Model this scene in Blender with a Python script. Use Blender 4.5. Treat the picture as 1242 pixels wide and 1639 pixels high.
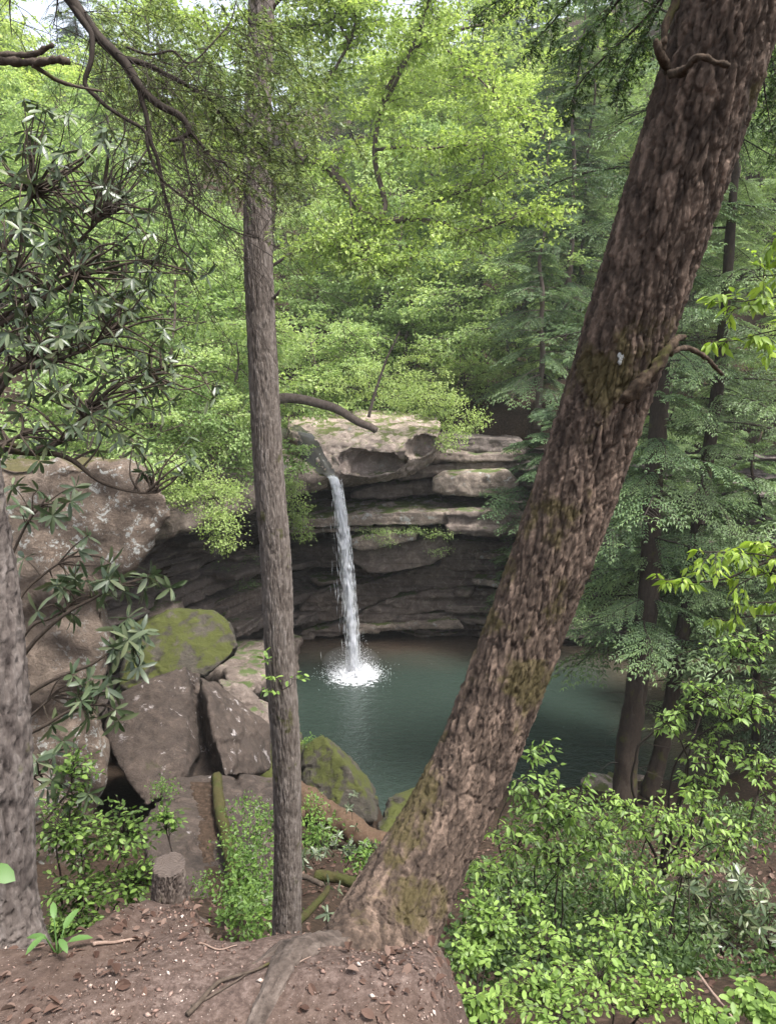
import bpy, bmesh, math, random
import numpy as np
from mathutils import Vector, Matrix

# ------------------------------------------------------------------ scene
for o in list(bpy.data.objects):
    bpy.data.objects.remove(o, do_unlink=True)
SC = bpy.context.scene
COL = SC.collection
R = math.radians
F_PX, CX, CY, PITCH, CAM_Z = 1232.0, 621.0, 819.5, R(11.5), 1.6

cam_d = bpy.data.cameras.new('camera')
cam = bpy.data.objects.new('camera', cam_d)
COL.objects.link(cam)
cam.location = (0, 0, CAM_Z)
cam.rotation_euler = (R(90) - PITCH, 0, 0)
cam_d.sensor_fit = 'VERTICAL'
cam_d.angle = 2 * math.atan(819.5 / F_PX)
cam_d.clip_start, cam_d.clip_end = 0.05, 600
SC.camera = cam

world = bpy.data.worlds.new('World')
SC.world = world
world.use_nodes = True
wn = world.node_tree
wn.nodes.clear()
SUN_EL, SUN_AZ = R(66), R(125)      # azimuth clockwise from +Y: high, from the right and a little behind the camera
sky = wn.nodes.new('ShaderNodeTexSky'); sky.sky_type = 'NISHITA'; sky.sun_disc = False
sky.sun_elevation = SUN_EL; sky.sun_rotation = SUN_AZ
sky.air_density = 1.0; sky.dust_density = 4.0; sky.ozone_density = 1.0
hsv = wn.nodes.new('ShaderNodeHueSaturation'); hsv.inputs['Saturation'].default_value = 0.45
bg = wn.nodes.new('ShaderNodeBackground'); bg.inputs['Strength'].default_value = 0.125
wo = wn.nodes.new('ShaderNodeOutputWorld')
wn.links.new(sky.outputs[0], hsv.inputs['Color']); wn.links.new(hsv.outputs[0], bg.inputs[0]); wn.links.new(bg.outputs[0], wo.inputs[0])

sun_d = bpy.data.lights.new('sun', 'SUN')
sun_d.energy = 2.3; sun_d.angle = R(14); sun_d.color = (1.0, 0.975, 0.93)
sun = bpy.data.objects.new('sun', sun_d); COL.objects.link(sun)
_sd = Vector((math.sin(SUN_AZ) * math.cos(SUN_EL), math.cos(SUN_AZ) * math.cos(SUN_EL), math.sin(SUN_EL)))
sun.rotation_euler = (-_sd).to_track_quat('-Z', 'Y').to_euler()
sun.location = (0, 0, 60)

vs = SC.view_settings
vs.view_transform = 'Standard'; vs.look = 'None'; vs.exposure = 1.85; vs.gamma = 1.0; vs.use_curve_mapping = False
cy = SC.cycles
cy.max_bounces = 6; cy.diffuse_bounces = 4; cy.glossy_bounces = 2; cy.transmission_bounces = 4; cy.transparent_max_bounces = 8
cy.caustics_reflective = False; cy.caustics_refractive = False
cy.use_denoising = True
try:
    cy.denoiser = 'OPENIMAGEDENOISE'; cy.denoising_input_passes = 'RGB_ALBEDO_NORMAL'; cy.denoising_prefilter = 'ACCURATE'
except Exception:
    pass

rng = np.random.default_rng(11)
_f = np.array([0, math.cos(PITCH), -math.sin(PITCH)]); _u = np.array([0, math.sin(PITCH), math.cos(PITCH)])
CAMP = np.array([0, 0, CAM_Z])

def P(px, py, Y):
    """world point that lies at distance Y in front, in the direction of photo pixel (px, py)"""
    d = _f + (px - CX) / F_PX * np.array([1., 0, 0]) - (py - CY) / F_PX * _u
    return CAMP + d * (Y / d[1])

def PA(lst):
    return np.array([P(*t) for t in lst])

def to_px(p):
    p = np.atleast_2d(p) - CAMP
    dep = p @ _f
    return np.stack([CX + F_PX * p[:, 0] / dep, CY - F_PX * (p @ _u) / dep, dep], 1)

# ------------------------------------------------------------------ noise
def _hash(i, j, k, seed):
    i = i.astype(np.int64); j = j.astype(np.int64); k = k.astype(np.int64)
    h = (i * 374761393 + j * 668265263 + k * 2147483647 + seed * 144665) & 0xFFFFFFFF
    h = ((h ^ (h >> 13)) * 1274126177) & 0xFFFFFFFF
    h = ((h ^ (h >> 16)) * 2246822519) & 0xFFFFFFFF
    h = h ^ (h >> 15)
    return (h & 0xFFFFFF) / float(0x1000000)

def vnoise(p, seed=0):
    p = np.asarray(p, float)
    i = np.floor(p); f = p - i
    f = f * f * f * (f * (f * 6 - 15) + 10)
    r = 0
    for a in (0, 1):
        for b in (0, 1):
            for c in (0, 1):
                w = (f[:, 0] if a else 1 - f[:, 0]) * (f[:, 1] if b else 1 - f[:, 1]) * (f[:, 2] if c else 1 - f[:, 2])
                r = r + w * _hash(i[:, 0] + a, i[:, 1] + b, i[:, 2] + c, seed)
    return r * 2 - 1

def fbm(p, octv=4, seed=0, gain=0.5):
    p = np.asarray(p, float); a, s, r = 1.0, 0.0, 0
    for o in range(octv):
        r = r + a * vnoise(p * (2.03 ** o) + 17.3 * o, seed + o); s += a; a *= gain
    return r / s

def worley(p, seed=0):
    i = np.floor(p); n = len(p)
    f1 = np.full(n, 9.); f2 = np.full(n, 9.); idv = np.zeros(n)
    z = np.zeros(n)
    for a in (-1, 0, 1):
        for b in (-1, 0, 1):
            cx = i[:, 0] + a; cyy = i[:, 1] + b
            jx = _hash(cx, cyy, z, seed); jy = _hash(cx, cyy, z + 1, seed)
            d = np.hypot(cx + jx - p[:, 0], cyy + jy - p[:, 1])
            near = d < f1
            f2 = np.where(near, f1, np.minimum(f2, d))
            idv = np.where(near, _hash(cx, cyy, z + 2, seed), idv)
            f1 = np.where(near, d, f1)
    return f1, f2, idv

def facets(p, scale, seed=0):
    """broken, chipped stone: every cell of a 3-D cell pattern is a plane tilted its own way"""
    p = np.asarray(p, float) * scale; i = np.floor(p); n = len(p); best = np.full(n, 9.); val = np.zeros(n)
    for a in (-1, 0, 1):
        for b in (-1, 0, 1):
            for c in (-1, 0, 1):
                C = i + (a, b, c); h = [_hash(C[:, 0], C[:, 1], C[:, 2], seed + k) for k in range(7)]
                d = C + np.stack(h[:3], 1) - p; L = (d * d).sum(1); near = L < best
                v_ = -(d * (np.stack(h[3:6], 1) - 0.5)).sum(1) * 1.4 + (h[6] - 0.5) * 0.9
                best = np.where(near, L, best); val = np.where(near, v_, val)
    return val

def sstep(a, b, x):
    t = np.clip((x - a) / (b - a), 0, 1)
    return t * t * (3 - 2 * t)

# ------------------------------------------------------------------ mesh building
class MB:
    def __init__(self):
        self.v = []; self.q = []; self.t = []; self.a = []; self.n = 0
    def add(self, v, quads=None, tris=None, var=0.5):
        v = np.asarray(v, float).reshape(-1, 3)
        if quads is not None and len(quads): self.q.append(np.asarray(quads, np.int64).reshape(-1, 4) + self.n)
        if tris is not None and len(tris): self.t.append(np.asarray(tris, np.int64).reshape(-1, 3) + self.n)
        self.v.append(v); self.a.append(np.broadcast_to(np.asarray(var, float), (len(v),)) if np.ndim(var) < 2 else var)
        self.n += len(v)
    def tube(self, pts, rad, sides=6, var=0.5, cap=True):
        pts = np.asarray(pts, float); m = len(pts)
        rad = np.broadcast_to(np.asarray(rad, float), (m,))
        tan = np.gradient(pts, axis=0); tan /= np.linalg.norm(tan, axis=1, keepdims=True) + 1e-9
        ref = np.array([0, 0, 1.]) if abs(tan[0, 2]) < 0.9 else np.array([1., 0, 0])
        n = np.cross(tan[0], ref); n /= np.linalg.norm(n)
        N = [n]
        for k in range(1, m):
            n = N[-1] - tan[k] * np.dot(N[-1], tan[k]); n /= np.linalg.norm(n) + 1e-9; N.append(n)
        N = np.array(N); B = np.cross(tan, N)
        th = np.arange(sides) * 2 * math.pi / sides
        ring = pts[:, None] + rad[:, None, None] * (np.cos(th)[None, :, None] * N[:, None] + np.sin(th)[None, :, None] * B[:, None])
        i = np.arange(m - 1)[:, None] * sides; j = np.arange(sides)[None]; j2 = (j + 1) % sides
        q = np.stack([i + j, i + j2, i + sides + j2, i + sides + j], -1).reshape(-1, 4)
        V = ring.reshape(-1, 3); tr = []
        if cap:
            V = np.vstack([V, pts[-1:] + tan[-1:] * rad[-1] * 0.3, pts[:1]])
            e = m * sides; s0 = (m - 1) * sides
            tr = [(s0 + k, s0 + (k + 1) % sides, e) for k in range(sides)] + [((k + 1) % sides, k, e + 1) for k in range(sides)]
        self.add(V, q, tr, var)
    def mesh(self, name, smooth=True):
        me = bpy.data.meshes.new(name)
        if not self.v: return me
        V = np.vstack(self.v).astype(np.float32)
        Q = np.vstack(self.q) if self.q else np.zeros((0, 4), np.int64)
        T = np.vstack(self.t) if self.t else np.zeros((0, 3), np.int64)
        me.vertices.add(len(V)); me.vertices.foreach_set('co', V.ravel())
        nl = Q.size + T.size
        me.loops.add(nl); me.loops.foreach_set('vertex_index', np.concatenate([Q.ravel(), T.ravel()]).astype(np.int32))
        me.polygons.add(len(Q) + len(T))
        st = np.concatenate([np.arange(len(Q)) * 4, Q.size + np.arange(len(T)) * 3]).astype(np.int32)
        me.polygons.foreach_set('loop_start', st)
        me.polygons.foreach_set('use_smooth', np.full(len(Q) + len(T), smooth))
        at = me.attributes.new('var', 'FLOAT', 'POINT')
        at.data.foreach_set('value', np.concatenate(self.a).astype(np.float32))
        me.update(calc_edges=True); me.validate()
        return me
    def build(self, name, mat, parent=None, smooth=True):
        return obj(name, self.mesh(name, smooth), mat, parent)

def obj(name, me, mat=None, parent=None):
    o = bpy.data.objects.new(name, me)
    COL.objects.link(o)
    if mat is not None and me is not None and not me.materials: me.materials.append(mat)
    if parent is not None: o.parent = parent
    return o

def thing(name, label, cat, loc=(0, 0, 0), group=None):
    o = bpy.data.objects.new(name, None); COL.objects.link(o)
    o.location = loc; o.empty_display_size = 0.2
    return tag(o, label, cat, group)

def tag(o, label=None, cat=None, group=None, kind=None):
    if label: o['label'] = label
    if cat: o['category'] = cat
    if group: o['group'] = group
    if kind: o['kind'] = kind
    return o

def smooth_path(pts, n):
    """Catmull-Rom through the points, n samples"""
    p = np.asarray(pts, float)
    p = np.vstack([2 * p[0] - p[1], p, 2 * p[-1] - p[-2]])
    seg = len(p) - 3
    t = np.linspace(0, seg - 1e-6, n); i = t.astype(int); u = (t - i)[:, None]
    a, b, c, d = p[i], p[i + 1], p[i + 2], p[i + 3]
    return 0.5 * (2 * b + (c - a) * u + (2 * a - 5 * b + 4 * c - d) * u ** 2 + (3 * b - a - 3 * c + d) * u ** 3)

# ------------------------------------------------------------------ materials
class NT:
    def __init__(self, name):
        self.m = bpy.data.materials.new(name); self.m.use_nodes = True
        self.t = self.m.node_tree; self.t.nodes.clear()
        self.out = self.n('ShaderNodeOutputMaterial')
    def n(self, typ, **kw):
        nd = self.t.nodes.new(typ)
        for k, v in kw.items():
            if k.startswith('_'): setattr(nd, k[1:], v)
        return nd
    def link(self, a, b): self.t.links.new(a, b)
    def setin(self, nd, key, val):
        s = nd.inputs[key]
        if isinstance(val, bpy.types.NodeSocket): self.link(val, s)
        else: s.default_value = val
    def coord(self, scale=(1, 1, 1), world=False):
        tc = self.n('ShaderNodeNewGeometry').outputs['Position'] if world else self.n('ShaderNodeTexCoord').outputs['Object']
        mp = self.n('ShaderNodeMapping'); self.link(tc, mp.inputs[0]); mp.inputs['Scale'].default_value = scale
        return mp.outputs[0]
    def noise(self, vec, scale, detail=6, rough=0.6, dist=0.0):
        nd = self.n('ShaderNodeTexNoise'); self.link(vec, nd.inputs['Vector'])
        nd.inputs['Scale'].default_value = scale; nd.inputs['Detail'].default_value = detail
        nd.inputs['Roughness'].default_value = rough; nd.inputs['Distortion'].default_value = dist
        return nd.outputs[0]
    def ramp(self, fac, stops):
        nd = self.n('ShaderNodeValToRGB'); self.link(fac, nd.inputs[0])
        e = nd.color_ramp.elements
        while len(e) > 1: e.remove(e[-1])
        for k, (p, c) in enumerate(stops):
            el = e[0] if k == 0 else e.new(p)
            el.position = p; el.color = (*c, 1) if len(c) == 3 else c
        return nd.outputs[0]
    def step(self, fac, a, b):
        nd = self.n('ShaderNodeMapRange'); nd.interpolation_type = 'SMOOTHSTEP'
        self.link(fac, nd.inputs[0]); nd.inputs[1].default_value = a; nd.inputs[2].default_value = b
        return nd.outputs[0]
    def math(self, op, a, b=None, clamp=False):
        nd = self.n('ShaderNodeMath'); nd.operation = op; nd.use_clamp = clamp
        self.setin(nd, 0, a)
        if b is not None: self.setin(nd, 1, b)
        return nd.outputs[0]
    def mix(self, fac, a, b, blend='MIX'):
        nd = self.n('ShaderNodeMix'); nd.data_type = 'RGBA'; nd.blend_type = blend
        self.setin(nd, 0, fac)
        for k, v in ((6, a), (7, b)):
            if isinstance(v, tuple): v = (*v[:3], 1)
            self.setin(nd, k, v)
        return nd.outputs[2]
    def attr(self, name):
        nd = self.n('ShaderNodeAttribute'); nd.attribute_name = name
        return nd.outputs['Fac']
    def bump(self, h, strength, dist, prev=None):
        nd = self.n('ShaderNodeBump'); self.link(h, nd.inputs['Height'])
        nd.inputs['Strength'].default_value = strength; nd.inputs['Distance'].default_value = dist
        if prev is not None: self.link(prev, nd.inputs['Normal'])
        return nd.outputs[0]
    def principled(self, col, rough=0.8, spec=0.3, normal=None, **kw):
        b = self.n('ShaderNodeBsdfPrincipled')
        self.setin(b, 'Base Color', (*col, 1) if isinstance(col, tuple) and len(col) == 3 else col)
        self.setin(b, 'Roughness', rough); b.inputs['Specular IOR Level'].default_value = spec
        if normal is not None: self.link(normal, b.inputs['Normal'])
        for k, v in kw.items(): self.setin(b, k, v)
        return b.outputs[0]
    def done(self, sh):
        self.link(sh, self.out.inputs[0]); return self.m

def rock_mat(name, c1, c2, lichen=0.3, moss=0.3, rough=0.85, strata=0.4, lcol=(0.40, 0.40, 0.37), mcol=(0.035, 0.042, 0.008), fine=1.0, mossup=0.35, lscale=2.2):
    t = NT(name); v = t.coord(world=True)
    n1 = t.noise(v, 0.7, 8, 0.6, 0.3); n2 = t.noise(v, 7.0, 6, 0.7)
    base = t.ramp(n1, [(0.3, c1), (0.5, tuple(0.5 * (a + b) for a, b in zip(c1, c2))), (0.7, c2)])
    sv = t.coord((0.25, 0.25, 5.0), world=True)
    st = t.noise(sv, 1.6, 6, 0.65, 0.2)
    dark = tuple(0.45 * a for a in c1)
    base = t.mix(t.math('MULTIPLY', t.step(st, 0.5, 0.68), strata), base, dark)
    n5 = t.noise(v, 3.2, 9, 0.75, 0.5)
    base = t.mix(t.math('MULTIPLY', t.step(n5, 0.48, 0.66), 0.6), base, tuple(min(1, 1.75 * a) for a in c2))
    base = t.mix(t.math('MULTIPLY', t.step(n5, 0.46, 0.32), 0.65), base, tuple(0.42 * a for a in c1))
    speck = t.noise(v, 34, 5, 0.75)
    base = t.mix(t.math('MULTIPLY', t.step(speck, 0.54, 0.66), 0.55), base, tuple(0.35 * a for a in c1))
    base = t.mix(t.math('MULTIPLY', t.step(speck, 0.44, 0.32), 0.45), base, tuple(min(1, 1.6 * a) for a in c2))
    if lichen > 0:
        l1 = t.noise(v, lscale, 9, 0.72, 0.4); l2 = t.noise(v, 0.5, 3, 0.5)
        th = 0.72 - 0.22 * lichen
        lm = t.math('MULTIPLY', t.step(l1, th, th + 0.06), t.step(l2, 0.62 - 0.35 * lichen, 0.7 - 0.25 * lichen))
        base = t.mix(lm, base, t.mix(n2, lcol, tuple(0.7 * a for a in lcol)))
    if moss > 0:
        m1 = t.noise(v, 1.3, 8, 0.65, 0.3)
        nz = t.n('ShaderNodeSeparateXYZ'); t.link(t.n('ShaderNodeNewGeometry').outputs['Normal'], nz.inputs[0])
        mf = t.math('ADD', m1, t.math('MULTIPLY', nz.outputs[2], mossup))
        th = 0.95 - 0.5 * moss
        mm = t.step(mf, th, th + 0.1)
        base = t.mix(t.math('MULTIPLY', mm, 0.92), base, t.mix(n2, mcol, tuple(2.0 * a for a in mcol)))
    b = t.bump(n5, 0.8 * fine, 0.16); b = t.bump(t.noise(v, 24, 6, 0.75), 0.8 * fine, 0.03, b)
    return t.done(t.principled(base, rough, 0.3, b))

def leaf_mat(name, cols, trans=0.45, rough=0.5, spec=0.35, objvar=0.3, tint=(1.12, 1.15, 0.75)):
    """cols: dark to light base colours; varies by the var attribute and by object"""
    t = NT(name)
    a = t.attr('var'); r = t.n('ShaderNodeObjectInfo').outputs['Random']
    f = t.math('ADD', a, t.math('MULTIPLY', t.math('SUBTRACT', r, 0.5), objvar))
    k = len(cols)
    c = t.ramp(f, [(i / max(1, k - 1), cc) for i, cc in enumerate(cols)])
    p = t.principled(c, rough, spec)
    tr = t.n('ShaderNodeBsdfTranslucent')
    t.link(t.mix(1.0, c, tint, 'MULTIPLY'), tr.inputs[0])
    mx = t.n('ShaderNodeMixShader'); mx.inputs[0].default_value = trans
    t.link(p, mx.inputs[1]); t.link(tr.outputs[0], mx.inputs[2])
    return t.done(mx.outputs[0])

def bark_mat(name, c1, c2, c3, moss=0.2, lichen=0.2, scale=1.0, mcol=(0.05, 0.05, 0.012), lcol=(0.30, 0.31, 0.29), bump=1.0):
    t = NT(name); v = t.coord((1, 1, 0.35))
    a = t.attr('var')
    n1 = t.noise(v, 22 * scale, 7, 0.65); n2 = t.noise(t.coord(), 3.0 * scale, 5, 0.6)
    n3 = t.noise(v, 70 * scale, 5, 0.8)
    f = t.math('ADD', t.math('ADD', t.math('MULTIPLY', n1, 0.5), t.math('MULTIPLY', n3, 0.3)), t.math('MULTIPLY', a, 0.25))
    base = t.ramp(f, [(0.38, c1), (0.53, c2), (0.70, c3)])
    if moss > 0:
        m = t.step(t.math('ADD', n2, t.math('MULTIPLY', n1, 0.25)), 0.78 - 0.3 * moss, 0.86 - 0.3 * moss)
        base = t.mix(t.math('MULTIPLY', m, 0.75), base, mcol)
    if lichen > 0:
        l = t.noise(t.coord(), 9 * scale, 8, 0.75, 0.5)
        base = t.mix(t.math('MULTIPLY', t.step(l, 0.74 - 0.2 * lichen, 0.8 - 0.2 * lichen), 0.8), base, lcol)
    b = t.bump(n1, 0.7 * bump, 0.015); b = t.bump(n3, 0.8 * bump, 0.007, b)
    return t.done(t.principled(base, 0.9, 0.2, b))
# ------------------------------------------------------------------ terrain
WATER_Z = -11.8
WALL = np.array([(-9.8, 22.5), (-9.4, 25), (-8.4, 29.5), (-6.6, 34), (-3.6, 37.0), (0, 37.4), (3.6, 36.8), (6.4, 35.6), (9, 35), (14, 34.5), (24, 35), (70, 42)], float)
BASIN = np.vstack([WALL, [(90, 30), (90, -30), (-60, -30), (-60, 4), (-13, 8.5), (-10.6, 14)]])

def poly_sd(p, poly):
    """signed distance, positive inside"""
    d = np.full(len(p), 1e9); ins = np.zeros(len(p), bool)
    a = poly; b = np.roll(poly, -1, 0)
    for (x0, y0), (x1, y1) in zip(a, b):
        e = np.array([x1 - x0, y1 - y0]); w = p - (x0, y0)
        t = np.clip((w @ e) / (e @ e), 0, 1)
        d = np.minimum(d, np.hypot(*(w - t[:, None] * e).T))
        c = (y0 > p[:, 1]) != (y1 > p[:, 1])
        with np.errstate(divide='ignore', invalid='ignore'):
            xi = (x1 - x0) * (p[:, 1] - y0) / ((y1 - y0) if y1 != y0 else 1e-9) + x0
        ins ^= c & (p[:, 0] < xi)
    return np.where(ins, d, -d)

def creek_x(y): return -2.4 - 0.22 * np.clip(y - 32, 0, 80)

def terrain(x, y):
    x = np.asarray(x, float); y = np.asarray(y, float)
    p2 = np.stack([x, y], 1); p3 = np.stack([x, y, 0 * x], 1)
    big = fbm(p3 * 0.12, 3, 5); mid = fbm(p3 * 0.6, 4, 6); fine = fbm(p3 * 5, 4, 7)
    # viewpoint ledge, then the slope down to the pool
    edge = 1.89 + 0.06 * vnoise(p3 * np.array([1.7, 0, 0]), 3)
    stump = np.exp(-((x + 0.74) / 0.15) ** 2)
    foot = np.exp(-((x + 0.06) / 0.24) ** 2)
    edge = edge + 0.50 * stump + 0.44 * foot
    ys = y - (edge - 2.0)
    low = np.interp(ys, [-6, 1.2, 1.75, 2.0, 2.25, 2.8, 5, 8, 12, 16, 20, 22, 24, 26, 40], [0.6, 0.0, -0.02, -0.07, -0.45, -1.5, -3.05, -4.9, -7.3, -9.4, -11.2, -11.75, -12.6, -13.2, -13.2])
    low = low - np.clip(y - 1.75, 0, 0.8) * (0.52 * stump + 0.85 * foot) + 0.07 * foot * sstep(2.5, 2.1, y) * sstep(1.6, 1.95, y) + 0.105 * np.exp(-((x + 0.74) / 0.17) ** 2 - ((y - 2.30) / 0.24) ** 2)
    side = sstep(0.08, 0.6, x - 0.05 * (y - 1.5)) * sstep(4.5, 2.0, y)
    low = low - side * np.interp(y, [0, 1, 2, 3, 5], [2.2, 2.0, 1.5, 0.8, 0])
    low = low + (x > 0) * 0 + 0.14 * np.clip(x - 10.5, 0, 60) * sstep(14, 20, y) * 3.0
    low = low + 0.10 * np.clip(-x - 4, 0, 5) * sstep(12, 16, y) * sstep(24, 19, y) * 3
    low = low + np.clip(-x - 4.2, 0, 4) * 0.8 * sstep(20, 24, y) * sstep(35, 30, y) * 0.6
    amp = sstep(2.2, 5, y)
    low = low + amp * (0.25 * mid + 0.3 * big) + 0.012 * fine + 0.02 * mid
    # plateau and hills beyond the cliff
    ax = np.abs(x - creek_x(y)); ax = np.clip(ax - 3.0, 0, 200)
    hi = -3.3 + 0.035 * np.clip(y - 33, 0, 200) + 0.30 * ax * sstep(30, 42, y) + 0.52 * np.clip(y - 52, 0, 70) + 1.2 * big + 0.3 * mid
    hi = np.where(y < 30, -1.2 - 0.13 * np.clip(y - 14, 0, 16) + 0.08 * np.clip(-x - 12, 0, 40) + 0.3 * mid, hi)
    sd = poly_sd(p2, BASIN)
    w = sstep(-1.0, -0.2, sd)
    right = sstep(9, 13, x)          # no ledge far to the side: just a steep bank
    w = np.where(right > 0, w * (1 - right) + right * sstep(-16, 4, sd), w)
    return hi * (1 - w) + low * w

def terr1(x, y): return float(terrain(np.array([x]), np.array([y]))[0])

def grid_axis(segs):
    out = [segs[0][0]]
    for a, b, st in segs:
        n = max(1, int(round((b - a) / st))); out += list(np.linspace(a, b, n + 1)[1:])
    return np.array(out)
gx = grid_axis([(-75, -30, 3), (-30, -14, 0.8), (-14, -3, 0.25), (-3, -1.6, 0.07), (-1.6, 1.2, 0.028), (1.2, 3, 0.07), (3, 14, 0.28), (14, 30, 0.8), (30, 75, 3)])
gy = grid_axis([(-3, 0.8, 0.4), (0.8, 2.5, 0.026), (2.5, 5, 0.09), (5, 14, 0.3), (14, 40, 0.45), (40, 60, 0.8), (60, 150, 2.5)])
GX, GY = np.meshgrid(gx, gy); GZ = terrain(GX.ravel(), GY.ravel())
m = MB(); nx, ny = len(gx), len(gy)
i = np.arange(ny - 1)[:, None] * nx + np.arange(nx - 1)[None]
m.add(np.stack([GX.ravel(), GY.ravel(), GZ], 1), np.stack([i, i + 1, i + nx + 1, i + nx], -1).reshape(-1, 4))
t = NT('forest_soil'); v = t.coord(world=True)
n1 = t.noise(v, 1.2, 6, 0.6); n2 = t.noise(v, 38, 6, 0.75); n3 = t.noise(v, 130, 4, 0.7); n4 = t.noise(v, 14, 5, 0.65)
c = t.ramp(n2, [(0.3, (0.03, 0.021, 0.017)), (0.5, (0.082, 0.058, 0.049)), (0.7, (0.17, 0.128, 0.11))])
c = t.mix(t.step(n1, 0.4, 0.65), c, t.ramp(n4, [(0.3, (0.038, 0.024, 0.018)), (0.7, (0.10, 0.07, 0.055))]))
sy = t.n('ShaderNodeSeparateXYZ'); t.link(v, sy.inputs[0])
hum = t.ramp(n4, [(0.3, (0.014, 0.010, 0.007)), (0.55, (0.040, 0.027, 0.019)), (0.75, (0.085, 0.056, 0.04))])
c = t.mix(t.step(n3, 0.64, 0.72), c, (0.36, 0.31, 0.28))
c = t.mix(t.step(t.math('ADD', sy.outputs[1], t.math('MULTIPLY', n1, 0.8)), 2.5, 3.0), c, hum)
b = t.bump(n2, 0.8, 0.012); b = t.bump(n3, 0.6, 0.004, b)
M_SOIL = t.done(t.principled(c, 0.95, 0.1, b))
tag(m.build('ground', M_SOIL), 'brown forest soil with leaf litter sloping down to the pool', kind='structure')

# ------------------------------------------------------------------ rocks
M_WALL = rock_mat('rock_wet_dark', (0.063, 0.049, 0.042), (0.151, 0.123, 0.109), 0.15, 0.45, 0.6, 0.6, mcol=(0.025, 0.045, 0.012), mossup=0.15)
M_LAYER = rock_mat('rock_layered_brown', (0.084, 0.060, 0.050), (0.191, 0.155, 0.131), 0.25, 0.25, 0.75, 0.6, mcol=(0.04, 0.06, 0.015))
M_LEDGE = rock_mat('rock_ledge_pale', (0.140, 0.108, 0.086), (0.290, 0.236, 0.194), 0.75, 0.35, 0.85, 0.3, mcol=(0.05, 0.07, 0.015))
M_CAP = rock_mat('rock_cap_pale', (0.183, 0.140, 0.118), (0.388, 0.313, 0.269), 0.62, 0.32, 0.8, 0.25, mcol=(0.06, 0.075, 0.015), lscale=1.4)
M_LICHEN = rock_mat('rock_lichen_brown', (0.090, 0.064, 0.047), (0.171, 0.132, 0.103), 0.8, 0.36, 0.9, 0.12, lcol=(0.40, 0.40, 0.37), lscale=7.0, mcol=(0.05, 0.044, 0.014))
M_BOULDER = rock_mat('rock_boulder_grey', (0.035, 0.026, 0.021), (0.070, 0.052, 0.042), 0.6, 0.34, 0.85, 0.0, mcol=(0.028, 0.03, 0.008), lcol=(0.40, 0.36, 0.35), mossup=0.2)
M_MOSSY = rock_mat('rock_mossy', (0.036, 0.032, 0.023), (0.067, 0.057, 0.046), 0.3, 0.62, 0.9, 0.0, mcol=(0.038, 0.043, 0.008), mossup=0.3)

def prism(poly, Y, depth, back=0.92, lift=0.0, shift=0.0):
    f = np.array([P(a, b, Y if len(r) == 0 else r[0]) for a, b, *r in poly]); c = f.mean(0)
    bk = c + (f - c) * back + np.array([shift, depth, lift])
    n = len(f)
    faces = [tuple(range(n))[::-1], tuple(range(n, 2 * n))] + [(k, (k + 1) % n, n + (k + 1) % n, n + k) for k in range(n)]
    return np.vstack([f, bk]), faces

def remeshed(solids, voxel):
    bm = bmesh.new()
    for s in solids:
        if isinstance(s, tuple):
            V, F = s
            vv = [bm.verts.new(p) for p in V]
            fs = [bm.faces.new([vv[k] for k in f]) for f in F]
            bmesh.ops.recalc_face_normals(bm, faces=fs)
        else:
            vv = [bm.verts.new(p) for p in s]
            bmesh.ops.convex_hull(bm, input=vv)
    bmesh.ops.delete(bm, geom=[v for v in bm.verts if not v.link_faces], context='VERTS')
    me = bpy.data.meshes.new('tmp'); bm.to_mesh(me); bm.free()
    o = bpy.data.objects.new('tmp', me); COL.objects.link(o)
    md = o.modifiers.new('r', 'REMESH'); md.mode = 'VOXEL'; md.voxel_size = voxel
    dg = bpy.context.evaluated_depsgraph_get()
    out = bpy.data.meshes.new_from_object(o.evaluated_get(dg))
    bpy.data.objects.remove(o); bpy.data.meshes.remove(me)
    return out

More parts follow.
